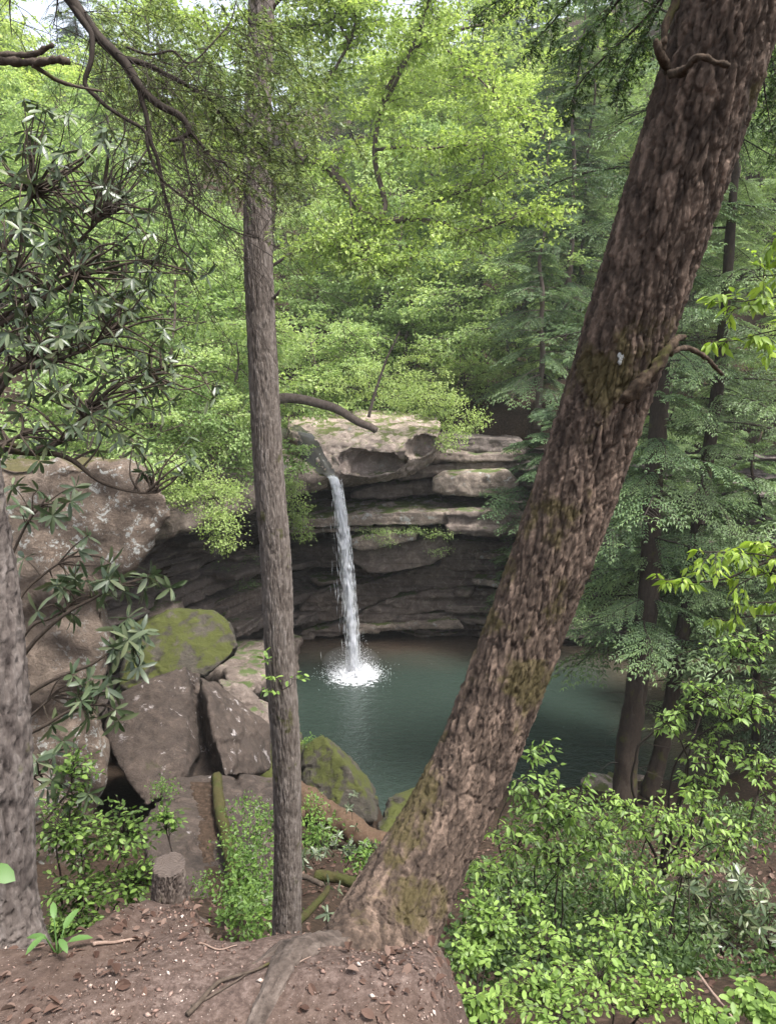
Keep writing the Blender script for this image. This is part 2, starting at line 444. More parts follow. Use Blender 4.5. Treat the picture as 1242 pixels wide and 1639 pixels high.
def rock(name, solids, voxel, mat, parent=None, rounding=3, big=0.12, strata=0.0, sth=0.35, fine=0.03, seed=0, carve=(), ridge=0.0, chip=0.10, chips=1.3):
    me = remeshed(solids, voxel)
    n = len(me.vertices); co = np.empty(n * 3); me.vertices.foreach_get('co', co); co = co.reshape(-1, 3)
    ed = np.empty(len(me.edges) * 2, int); me.edges.foreach_get('vertices', ed); ed = ed.reshape(-1, 2)
    deg = np.bincount(ed.ravel(), minlength=n)[:, None]
    for _ in range(rounding):
        s = np.zeros_like(co)
        for k in range(3):
            s[:, k] = np.bincount(ed[:, 0], co[ed[:, 1], k], n) + np.bincount(ed[:, 1], co[ed[:, 0], k], n)
        co = 0.4 * co + 0.6 * s / np.maximum(deg, 1)
    for c, r in carve:
        c = np.asarray(c); d = co - c; L = np.linalg.norm(d / r, axis=1) * (1 + 0.35 * fbm(co * 1.6, 3, seed + 21))
        ins = L < 1
        co[ins] = c + d[ins] / np.maximum(L[ins], 0.15)[:, None]
    me.vertices.foreach_set('co', co.ravel()); me.update()
    nr = np.empty(n * 3); me.vertices.foreach_get('normal', nr); nr = nr.reshape(-1, 3)
    off = big * fbm(co * 0.8, 3, seed + 1) + fine * fbm(co * 6, 4, seed + 2)
    if chip: off = off + chip * facets(co + 0.15 * np.c_[fbm(co * 1.5, 2, seed + 11), fbm(co * 1.5, 2, seed + 12), fbm(co * 1.5, 2, seed + 13)], chips, seed + 9) + 0.35 * chip * facets(co, chips * 2.7, seed + 10)
    if ridge: off = off - ridge * (1 - np.abs(fbm(co * 1.4, 3, seed + 8))) ** 6
    co = co + nr * off[:, None]
    if strata:
        w = co[:, 2] + 0.35 * fbm(co * np.array([0.22, 0.22, 0.4]), 3, seed + 3) + 0.06 * co[:, 0]
        q = w / sth; k = np.floor(q); f = q - k
        z0 = np.zeros(n)
        lay = _hash(k, z0, z0, seed + 4) - 0.5
        groove = -np.exp(-((np.minimum(f, 1 - f)) / 0.08) ** 2) * 0.5
        seg = vnoise(np.stack([co[:, 0] * 0.5 + k * 7.7, co[:, 1] * 0.5, k * 3.1], 1), seed + 5) * 0.5
        hn = nr * np.array([1, 1, 0.15])
        co = co + hn * (strata * (lay + groove + seg))[:, None]
    me.vertices.foreach_set('co', co.ravel())
    me.polygons.foreach_set('use_smooth', np.ones(len(me.polygons), bool))
    me.name = name; me.update()
    return obj(name, me, mat, parent)

# ---- the amphitheatre cliff behind the pool
cliff = thing('rock_cliff', 'dark layered sandstone cliff curving round behind the waterfall pool', 'cliff', (0, 36, WATER_Z))
cliff_z = Matrix.Translation((0, -36, -WATER_Z))
def part_of(o, parent):
    o.parent = parent; o.matrix_parent_inverse = Matrix.Translation(-Vector(parent.location)); return o
S = smooth_path(np.c_[WALL, 0 * WALL[:, 0]], 340)[:, :2]
tn = np.gradient(S, axis=0); tn /= np.linalg.norm(tn, axis=1, keepdims=True); nrm = np.c_[tn[:, 1], -tn[:, 0]]
zz = np.linspace(-13.0, -2.6, 190)
SS, ZZ = np.meshgrid(np.arange(len(S)), zz, indexing='ij')
base = np.c_[S[SS.ravel(), 0], S[SS.ravel(), 1], ZZ.ravel()]
nn = nrm[SS.ravel()]
ws = base[:, 2] + 0.5 * fbm(base * np.array([0.13, 0.13, 0.3]), 3, 21) + 0.05 * base[:, 0]
out = 0.5 * fbm(base * 0.35, 3, 22)
for sth, am, sd_ in ((1.1, 0.9, 31), (0.42, 0.5, 33), (0.17, 0.2, 35)):
    q = ws / sth; k = np.floor(q); f = q - k
    z0 = np.zeros(len(k))
    out = out + am * (_hash(k, z0, z0, sd_) - 0.5 + 0.8 * vnoise(np.c_[base[:, 0] * 0.33 / sth ** .5 + k * 5.3, base[:, 1] * 0.33 / sth ** .5, k * 2.1], sd_ + 1)) - am * 0.55 * np.exp(-(np.minimum(f, 1 - f) / 0.07) ** 2)
out = out + 0.06 * fbm(base * 4, 3, 40) + 0.16 * facets(base * np.array([0.6, 0.6, 1.6]), 0.9, 44)
out = out + 1.0 * sstep(-10.6, -12.2, base[:, 2])                 # a foot of rock at the waterline
out = out + 1.1 * sstep(2, 6, base[:, 0]) * sstep(-9.5, -5, -np.abs(base[:, 2] + 5) - 5 + 0)
vv = base + np.c_[nn * out[:, None], 0 * out]
m = MB(); nz = len(zz); i = np.arange(len(S) - 1)[:, None] * nz + np.arange(nz - 1)[None]
m.add(vv, np.stack([i, i + nz, i + nz + 1, i + 1], -1).reshape(-1, 4))
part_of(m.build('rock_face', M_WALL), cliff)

def slab(name, poly, Y, depth, mat, voxel=0.08, **kw):
    kw.setdefault('rounding', 0); kw.setdefault('chip', 0.10); kw.setdefault('chips', 0.8); kw.setdefault('big', 0.06); kw.setdefault('strata', 0.10); kw.setdefault('sth', 0.3)
    return part_of(rock(name, [prism(poly, Y, depth)], voxel, mat, **kw), cliff)

# long pale ledge and its broken lower lip, right of the fall
slab('rock_ledge', [(470, 832), (560, 824), (640, 819), (722, 818), (728, 838), (690, 841), (580, 842), (520, 846), (465, 848)], 33.0, 4.2, M_LEDGE, seed=3, strata=0.05)
slab('rock_ledge', [(455, 845), (520, 845), (585, 843), (652, 842), (640, 853), (590, 850), (540, 852), (450, 856)], 33.4, 3.5, M_LEDGE, seed=4, strata=0.05)
slab('rock_ledge', [(712, 822), (760, 818), (832, 815), (845, 830), (842, 857), (790, 858), (718, 856)], 32.6, 4.0, M_LAYER, seed=5)
slab('rock_slab', [(694, 772), (712, 760), (760, 757), (815, 756), (830, 775), (815, 792), (770, 795), (710, 794), (693, 787)], 33.2, 3.0, M_LEDGE, seed=6, rounding=2, strata=0.03)
slab('rock_slab', [(560, 790), (600, 777), (660, 771), (705, 768), (720, 792), (640, 796), (560, 799)], 35.0, 3.0, M_LAYER, seed=7, rounding=5)
slab('rock_slab', [(600, 768), (700, 742), (760, 738), (830, 732), (835, 757), (740, 757), (650, 768)], 34.4, 3.0, M_LAYER, seed=8)
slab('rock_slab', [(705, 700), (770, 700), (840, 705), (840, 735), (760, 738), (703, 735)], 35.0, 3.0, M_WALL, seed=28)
slab('rock_slab', [(700, 720), (760, 728), (840, 724), (838, 738), (750, 741), (690, 742)], 34.2, 2.0, M_LAYER, seed=29)
slab('rock_block', [(560, 862), (600, 854), (672, 852), (668, 866), (640, 872), (575, 882), (562, 874)], 33.2, 3.0, M_LEDGE, seed=9, strata=0.04)
slab('rock_block', [(560, 880), (640, 868), (716, 860), (724, 884), (690, 905), (620, 918), (590, 916), (564, 902)], 33.8, 3.0, M_LAYER, seed=10, strata=0.05)
slab('rock_block', [(716, 865), (790, 868), (850, 866), (850, 905), (780, 912), (700, 912)], 35.0, 2.5, M_LAYER, seed=11)
slab('rock_layer', [(480, 960), (590, 932), (680, 905), (780, 908), (860, 912), (860, 940), (740, 938), (640, 952), (560, 985), (480, 1010)], 35.2, 2.5, M_LAYER, seed=12, strata=0.18, sth=0.22)
slab('rock_layer', [(560, 990), (620, 960), (700, 944), (800, 942), (850, 950), (850, 985), (730, 975), (640, 986), (560, 1008)], 35.0, 2.5, M_LAYER, seed=13, strata=0.2, sth=0.18)
slab('rock_layer', [(480, 1012), (560, 1000), (640, 986), (740, 978), (800, 985), (800, 1012), (730, 1008), (640, 1008), (480, 1025)], 35.0, 3, M_LAYER, seed=14, strata=0.2, sth=0.2)
slab('rock_layer', [(560, 1003), (640, 998), (735, 992), (742, 1006), (640, 1012), (560, 1015)], 34.6, 2, M_LEDGE, seed=15, strata=0.1, sth=0.2)
slab('rock_layer', [(330, 905), (380, 888), (500, 872), (560, 872), (560, 905), (460, 915), (350, 950)], 36.0, 2.5, M_WALL, seed=16, strata=0.15)
def wall_slab(name, s0, ln, z, th, outw, mat, seed, dip=0.0):
    i0 = int(np.argmin(np.abs(S[:, 0] - s0))); pts = []
    for f in (-0.5, 0.0, 0.5):
        j = min(len(S) - 1, max(0, i0 + int(f * ln / max(1e-3, np.linalg.norm(S[min(i0 + 1, len(S) - 1)] - S[i0]))))); c_ = S[j]; nn2 = nrm[j]
        o1 = outw * (1.0 if f == 0 else np.random.default_rng(seed + int(f * 2) + 5).uniform(0.45, 1.0)); zd = z + dip * f * ln
        for (oo, z1, z2) in ((o1, zd, zd + th), (-0.6, zd, zd + th)):
            q = c_ + nn2 * oo; pts += [(q[0], q[1], z1), (q[0], q[1], z2 - 0.04 * (f != 0))]
    return part_of(rock(name, [np.array(pts)], 0.075, mat, rounding=0, big=0.05, chip=0.07, chips=1.2, strata=0.06, sth=0.16, fine=0.02, seed=seed), cliff)
r_ = np.random.default_rng(33)
for k in range(30):
    x_ = r_.uniform(-2.6, 7.5); z_ = -11.95 + 4.6 * ((k + r_.random()) / 30)
    wall_slab('thin_ledge', x_, r_.uniform(1.4, 4.2), z_, r_.uniform(0.16, 0.42), r_.uniform(1.0, 2.5) - 0.12 * max(0, z_ + 10), M_LAYER if k % 4 else M_LEDGE, 1000 + 7 * k, r_.uniform(0.0, 0.10))
for k in range(14):
    x_ = r_.uniform(-9.2, -4.2); z_ = r_.uniform(-11.2, -5.6)
    wall_slab('thin_ledge', x_, r_.uniform(1.8, 4.0), z_, r_.uniform(0.2, 0.55), r_.uniform(0.9, 1.9), M_WALL if k % 3 else M_LAYER, 1300 + 7 * k, 0.0)
# low shelf at the left of the pool
part_of(rock('rock_shelf', [PA([(360, 1075, 24), (440, 1035, 29), (480, 1022, 34), (330, 1060, 27), (340, 1020, 33), (460, 1060, 26), (400, 1110, 22.5), (350, 1120, 23), (330, 1150, 26), (480, 1080, 34), (460, 1110, 26)])], 0.12, M_LAYER, rounding=3, big=0.3, strata=0.06, seed=17), cliff)
# dark mossy strata on the wall at the left
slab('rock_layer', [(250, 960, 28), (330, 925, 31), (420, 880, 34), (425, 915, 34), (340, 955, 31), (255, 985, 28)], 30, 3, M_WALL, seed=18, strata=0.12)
slab('rock_layer', [(300, 985, 30), (370, 955, 32), (440, 935, 35), (445, 985, 35), (370, 1010, 32), (300, 1030, 30)], 30, 3, M_LAYER, seed=19, strata=0.12)
# roof over the cave, left of the fall
part_of(rock('rock_roof', [np.array([(-5.2, 28.5, -4.3), (-4.4, 31.6, -4.25), (-5.2, 28.4, -3.3), (-4.2, 31.4, -3.5), (-2.9, 32.6, -4.1), (-2.9, 32.4, -3.55), (-16, 21, -4.6), (-16, 21, -2.6), (-9, 23, -4.6), (-9, 23, -2.9), (-16, 40, -4.3), (-16, 40, -2.4), (-3, 40, -4.2), (-3, 40, -3.0)])], 0.2, M_LAYER, rounding=3, big=0.3, strata=0.08, seed=20), cliff)
# the pale cap rock over which the stream falls
cap_a = PA([(462, 690, 33.5), (520, 752, 31.9), (545, 762, 31.7), (590, 752, 31.6), (617, 742, 31.5), (640, 722, 31.6), (700, 700, 32.4), (706, 690, 33), (700, 680, 36),
            (460, 668, 40), (560, 655, 41), (700, 664, 41)])
cap_a = np.vstack([cap_a, PA([(520, 770, 32.6), (560, 772, 33), (620, 770, 33), (650, 764, 33.2), (690, 740, 33.6), (705, 720, 34.5)]), PA([(470, 790, 38), (700, 745, 40)])])
cap_b = PA([(380, 745, 33), (455, 740, 32.4), (500, 752, 31.9), (526, 762, 31.7), (380, 775, 32.3), (440, 782, 32), (500, 778, 32), (520, 772, 32.2), (440, 800, 33.5), (380, 800, 34), (520, 785, 34), (370, 700, 39), (470, 690, 38), (520, 700, 38)])
part_of(rock('cap_rock', [cap_a], 0.075, M_CAP, rounding=2, big=0.12, strata=0.05, chip=0.10, chips=0.9, seed=41, fine=0.05, ridge=0.1,
     carve=[(P(602, 750, 30.9), np.array([1.6, 2.4, 0.66])), (P(683, 716, 31.6), np.array([0.85, 1.9, 0.75]))]), cliff)
part_of(rock('cap_rock', [cap_b], 0.08, M_CAP, rounding=4, big=0.2, strata=0.05, seed=42), cliff)

# ---- free boulders
def boulder(name, label, solids, voxel, mat, base, **kw):
    o = rock(name, solids, voxel, mat, **kw)
    return tag(o, label, 'boulder' if 'boulder' in name else 'rock')
lp = [(-330, 780), (-100, 740), (60, 742), (150, 738), (232, 752), (276, 795), (284, 832), (262, 868), (205, 930), (170, 962), (-330, 1010)]
ll = [(-330, 930), (60, 930), (174, 958), (166, 1030), (158, 1120), (166, 1250), (130, 1420), (60, 1500), (-330, 1500)]
boulder('lichen_boulder', 'huge brown rock face streaked with white lichen at the mouth of the dark hollow', [prism(lp, 13.0, 8, 0.85, -1.2, -3.4), prism(ll, 13.2, 7, 0.85, -0.6, -3.4)], 0.11, M_LICHEN, None, rounding=4, big=0.3, seed=51, fine=0.06, chip=0.10, chips=0.8)
boulder('mossy_boulder', 'rounded boulder half covered in yellow green moss inside the hollow', [np.vstack([PA([(225, 1003, 21.5), (272, 975, 22), (340, 978, 22), (366, 1000, 21.6), (381, 1032, 21.3), (372, 1052, 21), (332, 1078, 20.5), (240, 1112, 20), (195, 1100, 20), (205, 1040, 21)]), PA([(200, 1010, 25), (260, 980, 25), (350, 985, 25), (380, 1040, 24), (300, 1100, 25)])])], 0.07, M_MOSSY, None, rounding=2, big=0.12, chip=0.10, chips=0.9, seed=52)
bb = PA([(300, 1062, 17.6), (270, 1078, 17.2), (180, 1122, 16.8), (170, 1165, 16.0), (182, 1215, 15.2), (235, 1288, 14.3), (292, 1252, 14.8), (318, 1205, 16.0), (312, 1110, 17.3), (250, 1090, 20), (320, 1080, 20), (200, 1180, 20), (320, 1260, 18)])
bc = PA([(318, 1080, 17.3), (332, 1110, 16.5), (340, 1160, 15.7), (360, 1244, 14.8), (376, 1160, 16.5), (345, 1090, 17.6), (432, 1165, 18), (438, 1232, 17.2), (400, 1240, 16), (330, 1100, 19), (430, 1180, 20), (345, 1255, 17.5), (322, 1200, 17)])
boulder('ridged_boulder', 'large smooth grey boulder with a pale lichen ridge down its side', [bb, bc, PA([(296, 1085, 18.6), (340, 1095, 18.6), (352, 1160, 17.0), (356, 1248, 15.7), (290, 1256, 15.7), (300, 1160, 17.2), (300, 1150, 20), (350, 1150, 20), (320, 1270, 17.5)])], 0.06, M_BOULDER, None, rounding=1, big=0.12, chip=0.07, chips=0.8, seed=53, fine=0.04)
boulder('brown_boulder', 'small rusty brown boulder behind the ridged grey boulder', [PA([(350, 1090, 19), (395, 1100, 19), (440, 1150, 19), (360, 1130, 18.6), (440, 1190, 18.6), (350, 1085, 21), (440, 1140, 21), (380, 1200, 18.5)])], 0.07, M_LAYER, None, rounding=3, big=0.12, seed=54)
slabpts = PA([(292, 1246, 13.6), (350, 1238, 13.8), (440, 1240, 14), (446, 1330, 12), (446, 1480, 9.5), (370, 1500, 8.9), (250, 1470, 9.2), (232, 1330, 11.5), (262, 1260, 13.2)])
slabpts = np.vstack([slabpts, slabpts + np.array([0.1, 0.6, -1.2])])
boulder('tilted_rock_slab', 'broad tilted grey rock slab with white lichen below the ridged boulder', [slabpts], 0.05, M_BOULDER, None, rounding=1, big=0.10, chip=0.12, chips=0.9, seed=55)
boulder('mossy_peaked_boulder', 'pointed mossy boulder with a white lichen edge beside the pool', [PA([(515, 1175, 19), (488, 1195, 19), (480, 1290, 17.8), (530, 1312, 17), (604, 1312, 17.2), (590, 1250, 18.6), (548, 1210, 18.8), (560, 1230, 17.6), (540, 1190, 20.5), (598, 1268, 20.2), (490, 1210, 20.5), (500, 1330, 17)])], 0.05, M_MOSSY, None, rounding=2, big=0.1, seed=56)
boulder('mossy_boulder', 'mossy boulder squeezed between the slim trunk and the pointed boulder', [PA([(400, 1180, 19.5), (480, 1170, 19.8), (488, 1200, 19.4), (478, 1260, 18.2), (400, 1270, 18), (420, 1300, 17.6), (430, 1190, 21), (480, 1185, 21.2)])], 0.06, M_MOSSY, None, rounding=3, big=0.12, seed=57)
boulder('mossy_boulder', 'low mossy rock at the water edge beside the leaning trunk', [PA([(604, 1312, 17.4), (632, 1275, 18), (668, 1256, 18.4), (700, 1240, 18.6), (700, 1330, 16.4), (610, 1340, 16.6), (640, 1290, 19.5), (700, 1255, 19.8)])], 0.05, M_MOSSY, None, rounding=3, big=0.12, seed=58)
boulder('shore_rock', 'long pale flat rock on the shore at the foot of the twin hemlocks', [PA([(930, 1238, 22.5), (1000, 1232, 23), (1060, 1252, 22.5), (1090, 1275, 21), (960, 1262, 21.3), (930, 1275, 21), (1060, 1290, 20.6)])], 0.07, M_CAP, None, rounding=3, big=0.12, seed=59)

# ------------------------------------------------------------------ water
SPL = P(568, 1086, 30.9); SPL[2] = WATER_Z
t = NT('pool_water'); v = t.coord(world=True)
sx = t.n('ShaderNodeSeparateXYZ'); t.link(v, sx.inputs[0])
shore = t.math('ADD', sx.outputs[1], t.math('MULTIPLY', t.noise(v, 0.35, 4, 0.6), 3.0))
c = t.mix(t.step(shore, 32.0, 36.5), (0.024, 0.036, 0.029), (0.055, 0.04, 0.03))
c = t.mix(t.step(t.math('ADD', sx.outputs[0], t.math('MULTIPLY', t.noise(v, 0.4, 4), 2)), 8.5, 12.0), c, (0.05, 0.042, 0.03))
dist = t.n('ShaderNodeVectorMath'); dist.operation = 'DISTANCE'; t.link(v, dist.inputs[0]); dist.inputs[1].default_value = tuple(SPL)
d = dist.outputs['Value']
fn = t.noise(v, 5.0, 8, 0.75, 0.6)
foam = t.step(t.math('SUBTRACT', fn, t.math('MULTIPLY', t.math('SUBTRACT', d, 0.5), 0.22)), 0.36, 0.5)
fleck = t.math('MULTIPLY', t.step(t.noise(v, 7, 3, 0.6), 0.74, 0.78), 0.6)
c = t.mix(foam, c, (0.8, 0.82, 0.86)); c = t.mix(fleck, c, (0.35, 0.38, 0.36))
wv = t.coord((1.0, 1.6, 1), world=True)
b = t.bump(t.noise(wv, 2.6, 4, 0.6, 0.5), 0.32, 0.14); b = t.bump(t.noise(wv, 9, 3, 0.6), 0.4, 0.03, b)
M_WATER = t.done(t.principled(c, t.math('ADD', 0.08, t.math('MULTIPLY', foam, 0.6)), 0.5, b))
m = MB(); pool = [(-6, 20.5), (0.5, 19.0), (8, 19.5), (20, 17), (30, 20), (30, 37), (8, 37.5), (0, 38.5), (-5, 38), (-8, 34), (-9, 27), (-8, 23)]
n = len(pool); m.add([(x, y, WATER_Z) for x, y in pool] + [(1, 29, WATER_Z)], None, [(k, (k + 1) % n, n) for k in range(n)])
tag(m.build('pool_water', M_WATER), 'dark green pool under the waterfall', kind='structure')

# stream over the cap rock
t = NT('stream_water'); v = t.coord(world=True)
b = t.bump(t.noise(v, 4, 5, 0.6), 0.5, 0.08)
M_STREAM = t.done(t.principled((0.06, 0.055, 0.05), 0.12, 0.5, b))
cl = smooth_path(np.vstack([P(380, 640, 52), P(430, 668, 45), P(440, 690, 38), P(470, 712, 34.6), P(498, 735, 32.8), P(524, 757, 31.85), P(533, 764, 31.45)]), 60)
from mathutils.bvhtree import BVHTree
def bvh_of(objs):
    vs_, fs_ = [], []
    for o in objs:
        k = len(vs_); mw = o.matrix_world if o.parent is None else Matrix.Identity(4)
        vs_ += [v.co.copy() for v in o.data.vertices]; fs_ += [tuple(k + q for q in p.vertices) for p in o.data.polygons]
    return BVHTree.FromPolygons(vs_, fs_)
CAPBVH = bvh_of([o for o in bpy.data.objects if o.name.startswith('cap_rock')])
wd = np.interp(np.linspace(0, 1, 60), [0, 0.5, 0.85, 1], [1.1, 0.34, 0.22, 0.18])
rows = []
for k in range(60):
    row = []
    for s in np.linspace(-1, 1, 7):
        p = cl[k] + np.array([s * wd[k], 0.25 * s * wd[k], 0])
        h = CAPBVH.ray_cast(Vector((p[0], p[1], 5)), Vector((0, 0, -1)))
        z = h[0].z if h[0] is not None else p[2]
        row.append((p[0], p[1], max(z, terr1(p[0], p[1]) if p[1] > 38 else -99) + 0.025 - 0.02 * abs(s)))
    rows.append(row)
rows = np.array(rows)
for _ in range(3): rows[1:-1, :, 2] = np.maximum(rows[1:-1, :, 2], 0.5 * (rows[:-2, :, 2] + rows[2:, :, 2]))
m = MB(); i = np.arange(59)[:, None] * 7 + np.arange(6)[None]
m.add(rows.reshape(-1, 3), np.stack([i, i + 1, i + 8, i + 7], -1).reshape(-1, 4))
tag(m.build('stream', M_STREAM), 'shallow dark stream running over the pale cap rock', kind='structure')

# the fall itself
t = NT('falling_water'); v = t.coord((9, 9, 0.9), world=True)
n1 = t.noise(v, 1.2, 6, 0.65, 0.3)
pr = t.principled(t.ramp(n1, [(0.3, (0.75, 0.77, 0.85)), (0.6, (0.95, 0.95, 0.98))]), 0.35, 0.4)
tl = t.n('ShaderNodeBsdfTranslucent'); tl.inputs[0].default_value = (0.8, 0.83, 0.9, 1)
m1 = t.n('ShaderNodeMixShader'); m1.inputs[0].default_value = 0.35; t.link(pr, m1.inputs[1]); t.link(tl.outputs[0], m1.inputs[2])
tp = t.n('ShaderNodeBsdfTransparent'); m2 = t.n('ShaderNodeMixShader')
t.link(t.math('MULTIPLY', t.step(n1, 0.38, 0.28), 0.6), m2.inputs[0]); t.link(m1.outputs[0], m2.inputs[1]); t.link(tp.outputs[0], m2.inputs[2])
M_FALL = t.done(m2.outputs[0])
t = NT('white_spray')
pr = t.principled((0.94, 0.95, 0.97), 0.4, 0.4); tl = t.n('ShaderNodeBsdfTranslucent'); tl.inputs[0].default_value = (0.8, 0.83, 0.9, 1)
m1 = t.n('ShaderNodeMixShader'); m1.inputs[0].default_value = 0.3; t.link(pr, m1.inputs[1]); t.link(tl.outputs[0], m1.inputs[2])
M_SPRAY = t.done(m1.outputs[0])
t = NT('splash_foam'); v = t.coord(world=True); n1 = t.noise(v, 6.5, 7, 0.75, 0.6)
pr = t.principled((0.93, 0.94, 0.97), 0.5, 0.3); tp = t.n('ShaderNodeBsdfTransparent'); m2 = t.n('ShaderNodeMixShader')
dd_ = t.n('ShaderNodeVectorMath'); dd_.operation = 'DISTANCE'; t.link(v, dd_.inputs[0]); dd_.inputs[1].default_value = tuple(SPL)
t.link(t.step(t.math('SUBTRACT', n1, t.math('MULTIPLY', t.math('SUBTRACT', dd_.outputs['Value'], 0.35), 0.30)), 0.54, 0.34), m2.inputs[0]); t.link(pr, m2.inputs[1]); t.link(tp.outputs[0], m2.inputs[2])
M_FOAM = t.done(m2.outputs[0])
LIP = P(531, 764, 31.4); TF = math.sqrt((LIP[2] - WATER_Z) / 4.9)
def fall_at(tt):
    tt = np.asarray(tt, float)[..., None]
    v0 = np.array([(SPL[0] - LIP[0]) / TF, (SPL[1] - LIP[1]) / TF, 0])
    return LIP + v0 * tt + np.array([0, 0, -4.9]) * tt * tt
wf = thing('waterfall', 'single white plume of water dropping from the lip into the pool', 'waterfall', tuple(SPL))
m = MB(); nT, nA = 220, 30
tt = TF * np.linspace(0, 1, nT) ** 0.75; th = np.linspace(0, 2 * math.pi, nA, endpoint=False)
cen = fall_at(tt); fr = tt / TF
wX = np.interp(fr, [0, 0.15, 0.4, 0.7, 1], [0.22, 0.15, 0.12, 0.11, 0.13]); wY = np.interp(fr, [0, 0.3, 1], [0.06, 0.09, 0.13])
TH, TT = np.meshgrid(th, tt); Z = cen[:, 2]
nz_ = fbm(np.c_[(np.cos(TH) * 2.2).ravel(), (np.sin(TH) * 2.2).ravel(), (np.repeat(Z, nA) * 1.1)], 5, 70)
rr = 1 + nz_.reshape(nT, nA) * np.interp(fr, [0, 0.1, 0.3, 1], [0.1, 0.35, 0.7, 0.9])[:, None]
rr = np.clip(rr, 0.1, 2.2)
vv = cen[:, None] + np.stack([wX[:, None] * np.cos(TH) * rr, wY[:, None] * np.sin(TH) * rr, 0 * TH], -1)
i = np.arange(nT - 1)[:, None] * nA; j = np.arange(nA)[None]; j2 = (j + 1) % nA
m.add(vv.reshape(-1, 3), np.stack([i + j, i + j2, i + nA + j2, i + nA + j], -1).reshape(-1, 4))
part_of(m.build('water_plume', M_FALL), wf)
def shards(cn, ln, wd, dirs):
    """little spindle-shaped strands of water: 4-sided double cones"""
    k = len(cn); m = MB()
    d = dirs / np.linalg.norm(dirs, axis=1, keepdims=True)
    a = np.cross(d, rng.normal(size=(k, 3))); a /= np.linalg.norm(a, axis=1, keepdims=True); b_ = np.cross(d, a)
    L = ln[:, None] / 2; W = wd[:, None] / 2
    V = np.stack([cn - d * L, cn + a * W, cn + b_ * W - a * W * 0.5, cn - b_ * W - a * W * 0.5, cn + d * L], 1)
    o = np.arange(k)[:, None] * 5
    T = np.concatenate([o + np.array([[0, 2, 1]]), o + np.array([[0, 3, 2]]), o + np.array([[0, 1, 3]]), o + np.array([[4, 1, 2]]), o + np.array([[4, 2, 3]]), o + np.array([[4, 3, 1]])])
    m.add(V.reshape(-1, 3), None, T)
    return m
k = 5200
ts = TF * rng.uniform(0.0, 1, k) ** 0.7; f = ts / TF
sg = np.interp(f, [0, 0.12, 0.4, 1], [0.035, 0.06, 0.085, 0.12])
p = fall_at(ts) + np.c_[np.clip(rng.normal(size=k), -2.4, 2.4) * sg * np.interp(f, [0, 0.1, 1], [2.2, 1.3, 1.15]), rng.normal(size=k) * sg, 0 * f]
p[:, 0] -= (rng.random(k) < 0.10) * rng.exponential(0.18, k) * f
dr = np.c_[np.full(k, 0.5), 0 * f, -9.8 * ts - 0.4] + rng.normal(size=(k, 3)) * 0.35
ln = np.interp(f, [0, 0.1, 0.5, 1], [0.10, 0.3, 0.45, 0.4]) * rng.uniform(0.4, 1.5, k)
p[:, 2] = np.minimum(p[:, 2], LIP[2] - 0.02)
part_of(shards(p, ln, rng.uniform(0.006, 0.022, k), dr).build('water_strands', M_SPRAY), wf)['kind'] = 'stuff'
k = 260; fz = rng.random(k) ** 0.6; tr0 = P(546, 768, 31.6)
p = tr0 + np.c_[0.22 * fz + 0.008 * rng.normal(size=k), 0.01 * rng.normal(size=k), -1.9 * fz ** 1.4]
part_of(shards(p, rng.uniform(0.05, 0.16, k), rng.uniform(0.006, 0.016, k), np.tile([0.08, 0, -1.], (k, 1))).build('side_trickle', M_SPRAY), wf)
bpy_mist = MB(); th = np.linspace(0, math.pi, 13); ph = np.linspace(0, 2 * math.pi, 24, endpoint=False); TH, PH = np.meshgrid(th, ph, indexing='ij')
bpy_mist.add(np.stack([SPL[0] - 0.15 + 1.25 * np.sin(TH) * np.cos(PH), SPL[1] + 1.1 * np.sin(TH) * np.sin(PH), SPL[2] + 0.62 - 0.6 * np.cos(TH)], -1).reshape(-1, 3), [(a * 24 + k, a * 24 + (k + 1) % 24, (a + 1) * 24 + (k + 1) % 24, (a + 1) * 24 + k) for a in range(12) for k in range(24)])
t = NT('splash_mist'); pv = t.n('ShaderNodeVolumePrincipled'); pv.inputs['Color'].default_value = (0.95, 0.96, 1, 1); pv.inputs['Density'].default_value = 0.08; t.link(pv.outputs[0], t.out.inputs['Volume'])
part_of(bpy_mist.build('splash_mist', t.m), wf)['kind'] = 'stuff'
# splash: a churned mound of foam and flying drops
m = MB(); nr_, na = 40, 110
rad = np.linspace(0, 1.25, nr_); th = np.linspace(0, 2 * math.pi, na, endpoint=False)
RR, TH = np.meshgrid(rad, th, indexing='ij'); x = RR * np.cos(TH); y = RR * np.sin(TH)
h = 0.42 * np.exp(-(RR / 0.5) ** 2) + 0.13 * np.exp(-((RR - 0.85) / 0.35) ** 2)
nn_ = fbm(np.c_[x.ravel(), y.ravel(), 0 * x.ravel()] * 5, 5, 71).reshape(nr_, na)
h = h * (0.75 + 1.9 * nn_) + 0.22 * nn_ * sstep(0.2, 0.8, RR) - 0.03 - 0.10 * sstep(0.35, 1.3, RR)
i = np.arange(nr_ - 1)[:, None] * na; j = np.arange(na)[None]; j2 = (j + 1) % na
m.add(np.stack([x * 1.15, y, h], -1).reshape(-1, 3) + SPL, np.stack([i + j, i + na + j, i + na + j2, i + j2], -1).reshape(-1, 4))
part_of(m.build('splash_foam', M_FOAM), wf)
k = 7000; an = rng.uniform(0, 2 * math.pi, k); ra = np.abs(rng.normal(size=k)) * 0.55
hh = rng.exponential(1, k) * np.interp(ra, [0, 0.4, 1.0, 1.6, 2.4], [0.45, 0.32, 0.14, 0.05, 0.03])
p = SPL + np.c_[ra * np.cos(an) * 1.15, ra * np.sin(an), hh * 0.9 + 0.01]
dr = np.c_[np.cos(an), np.sin(an), rng.uniform(0.2, 2.0, k)]
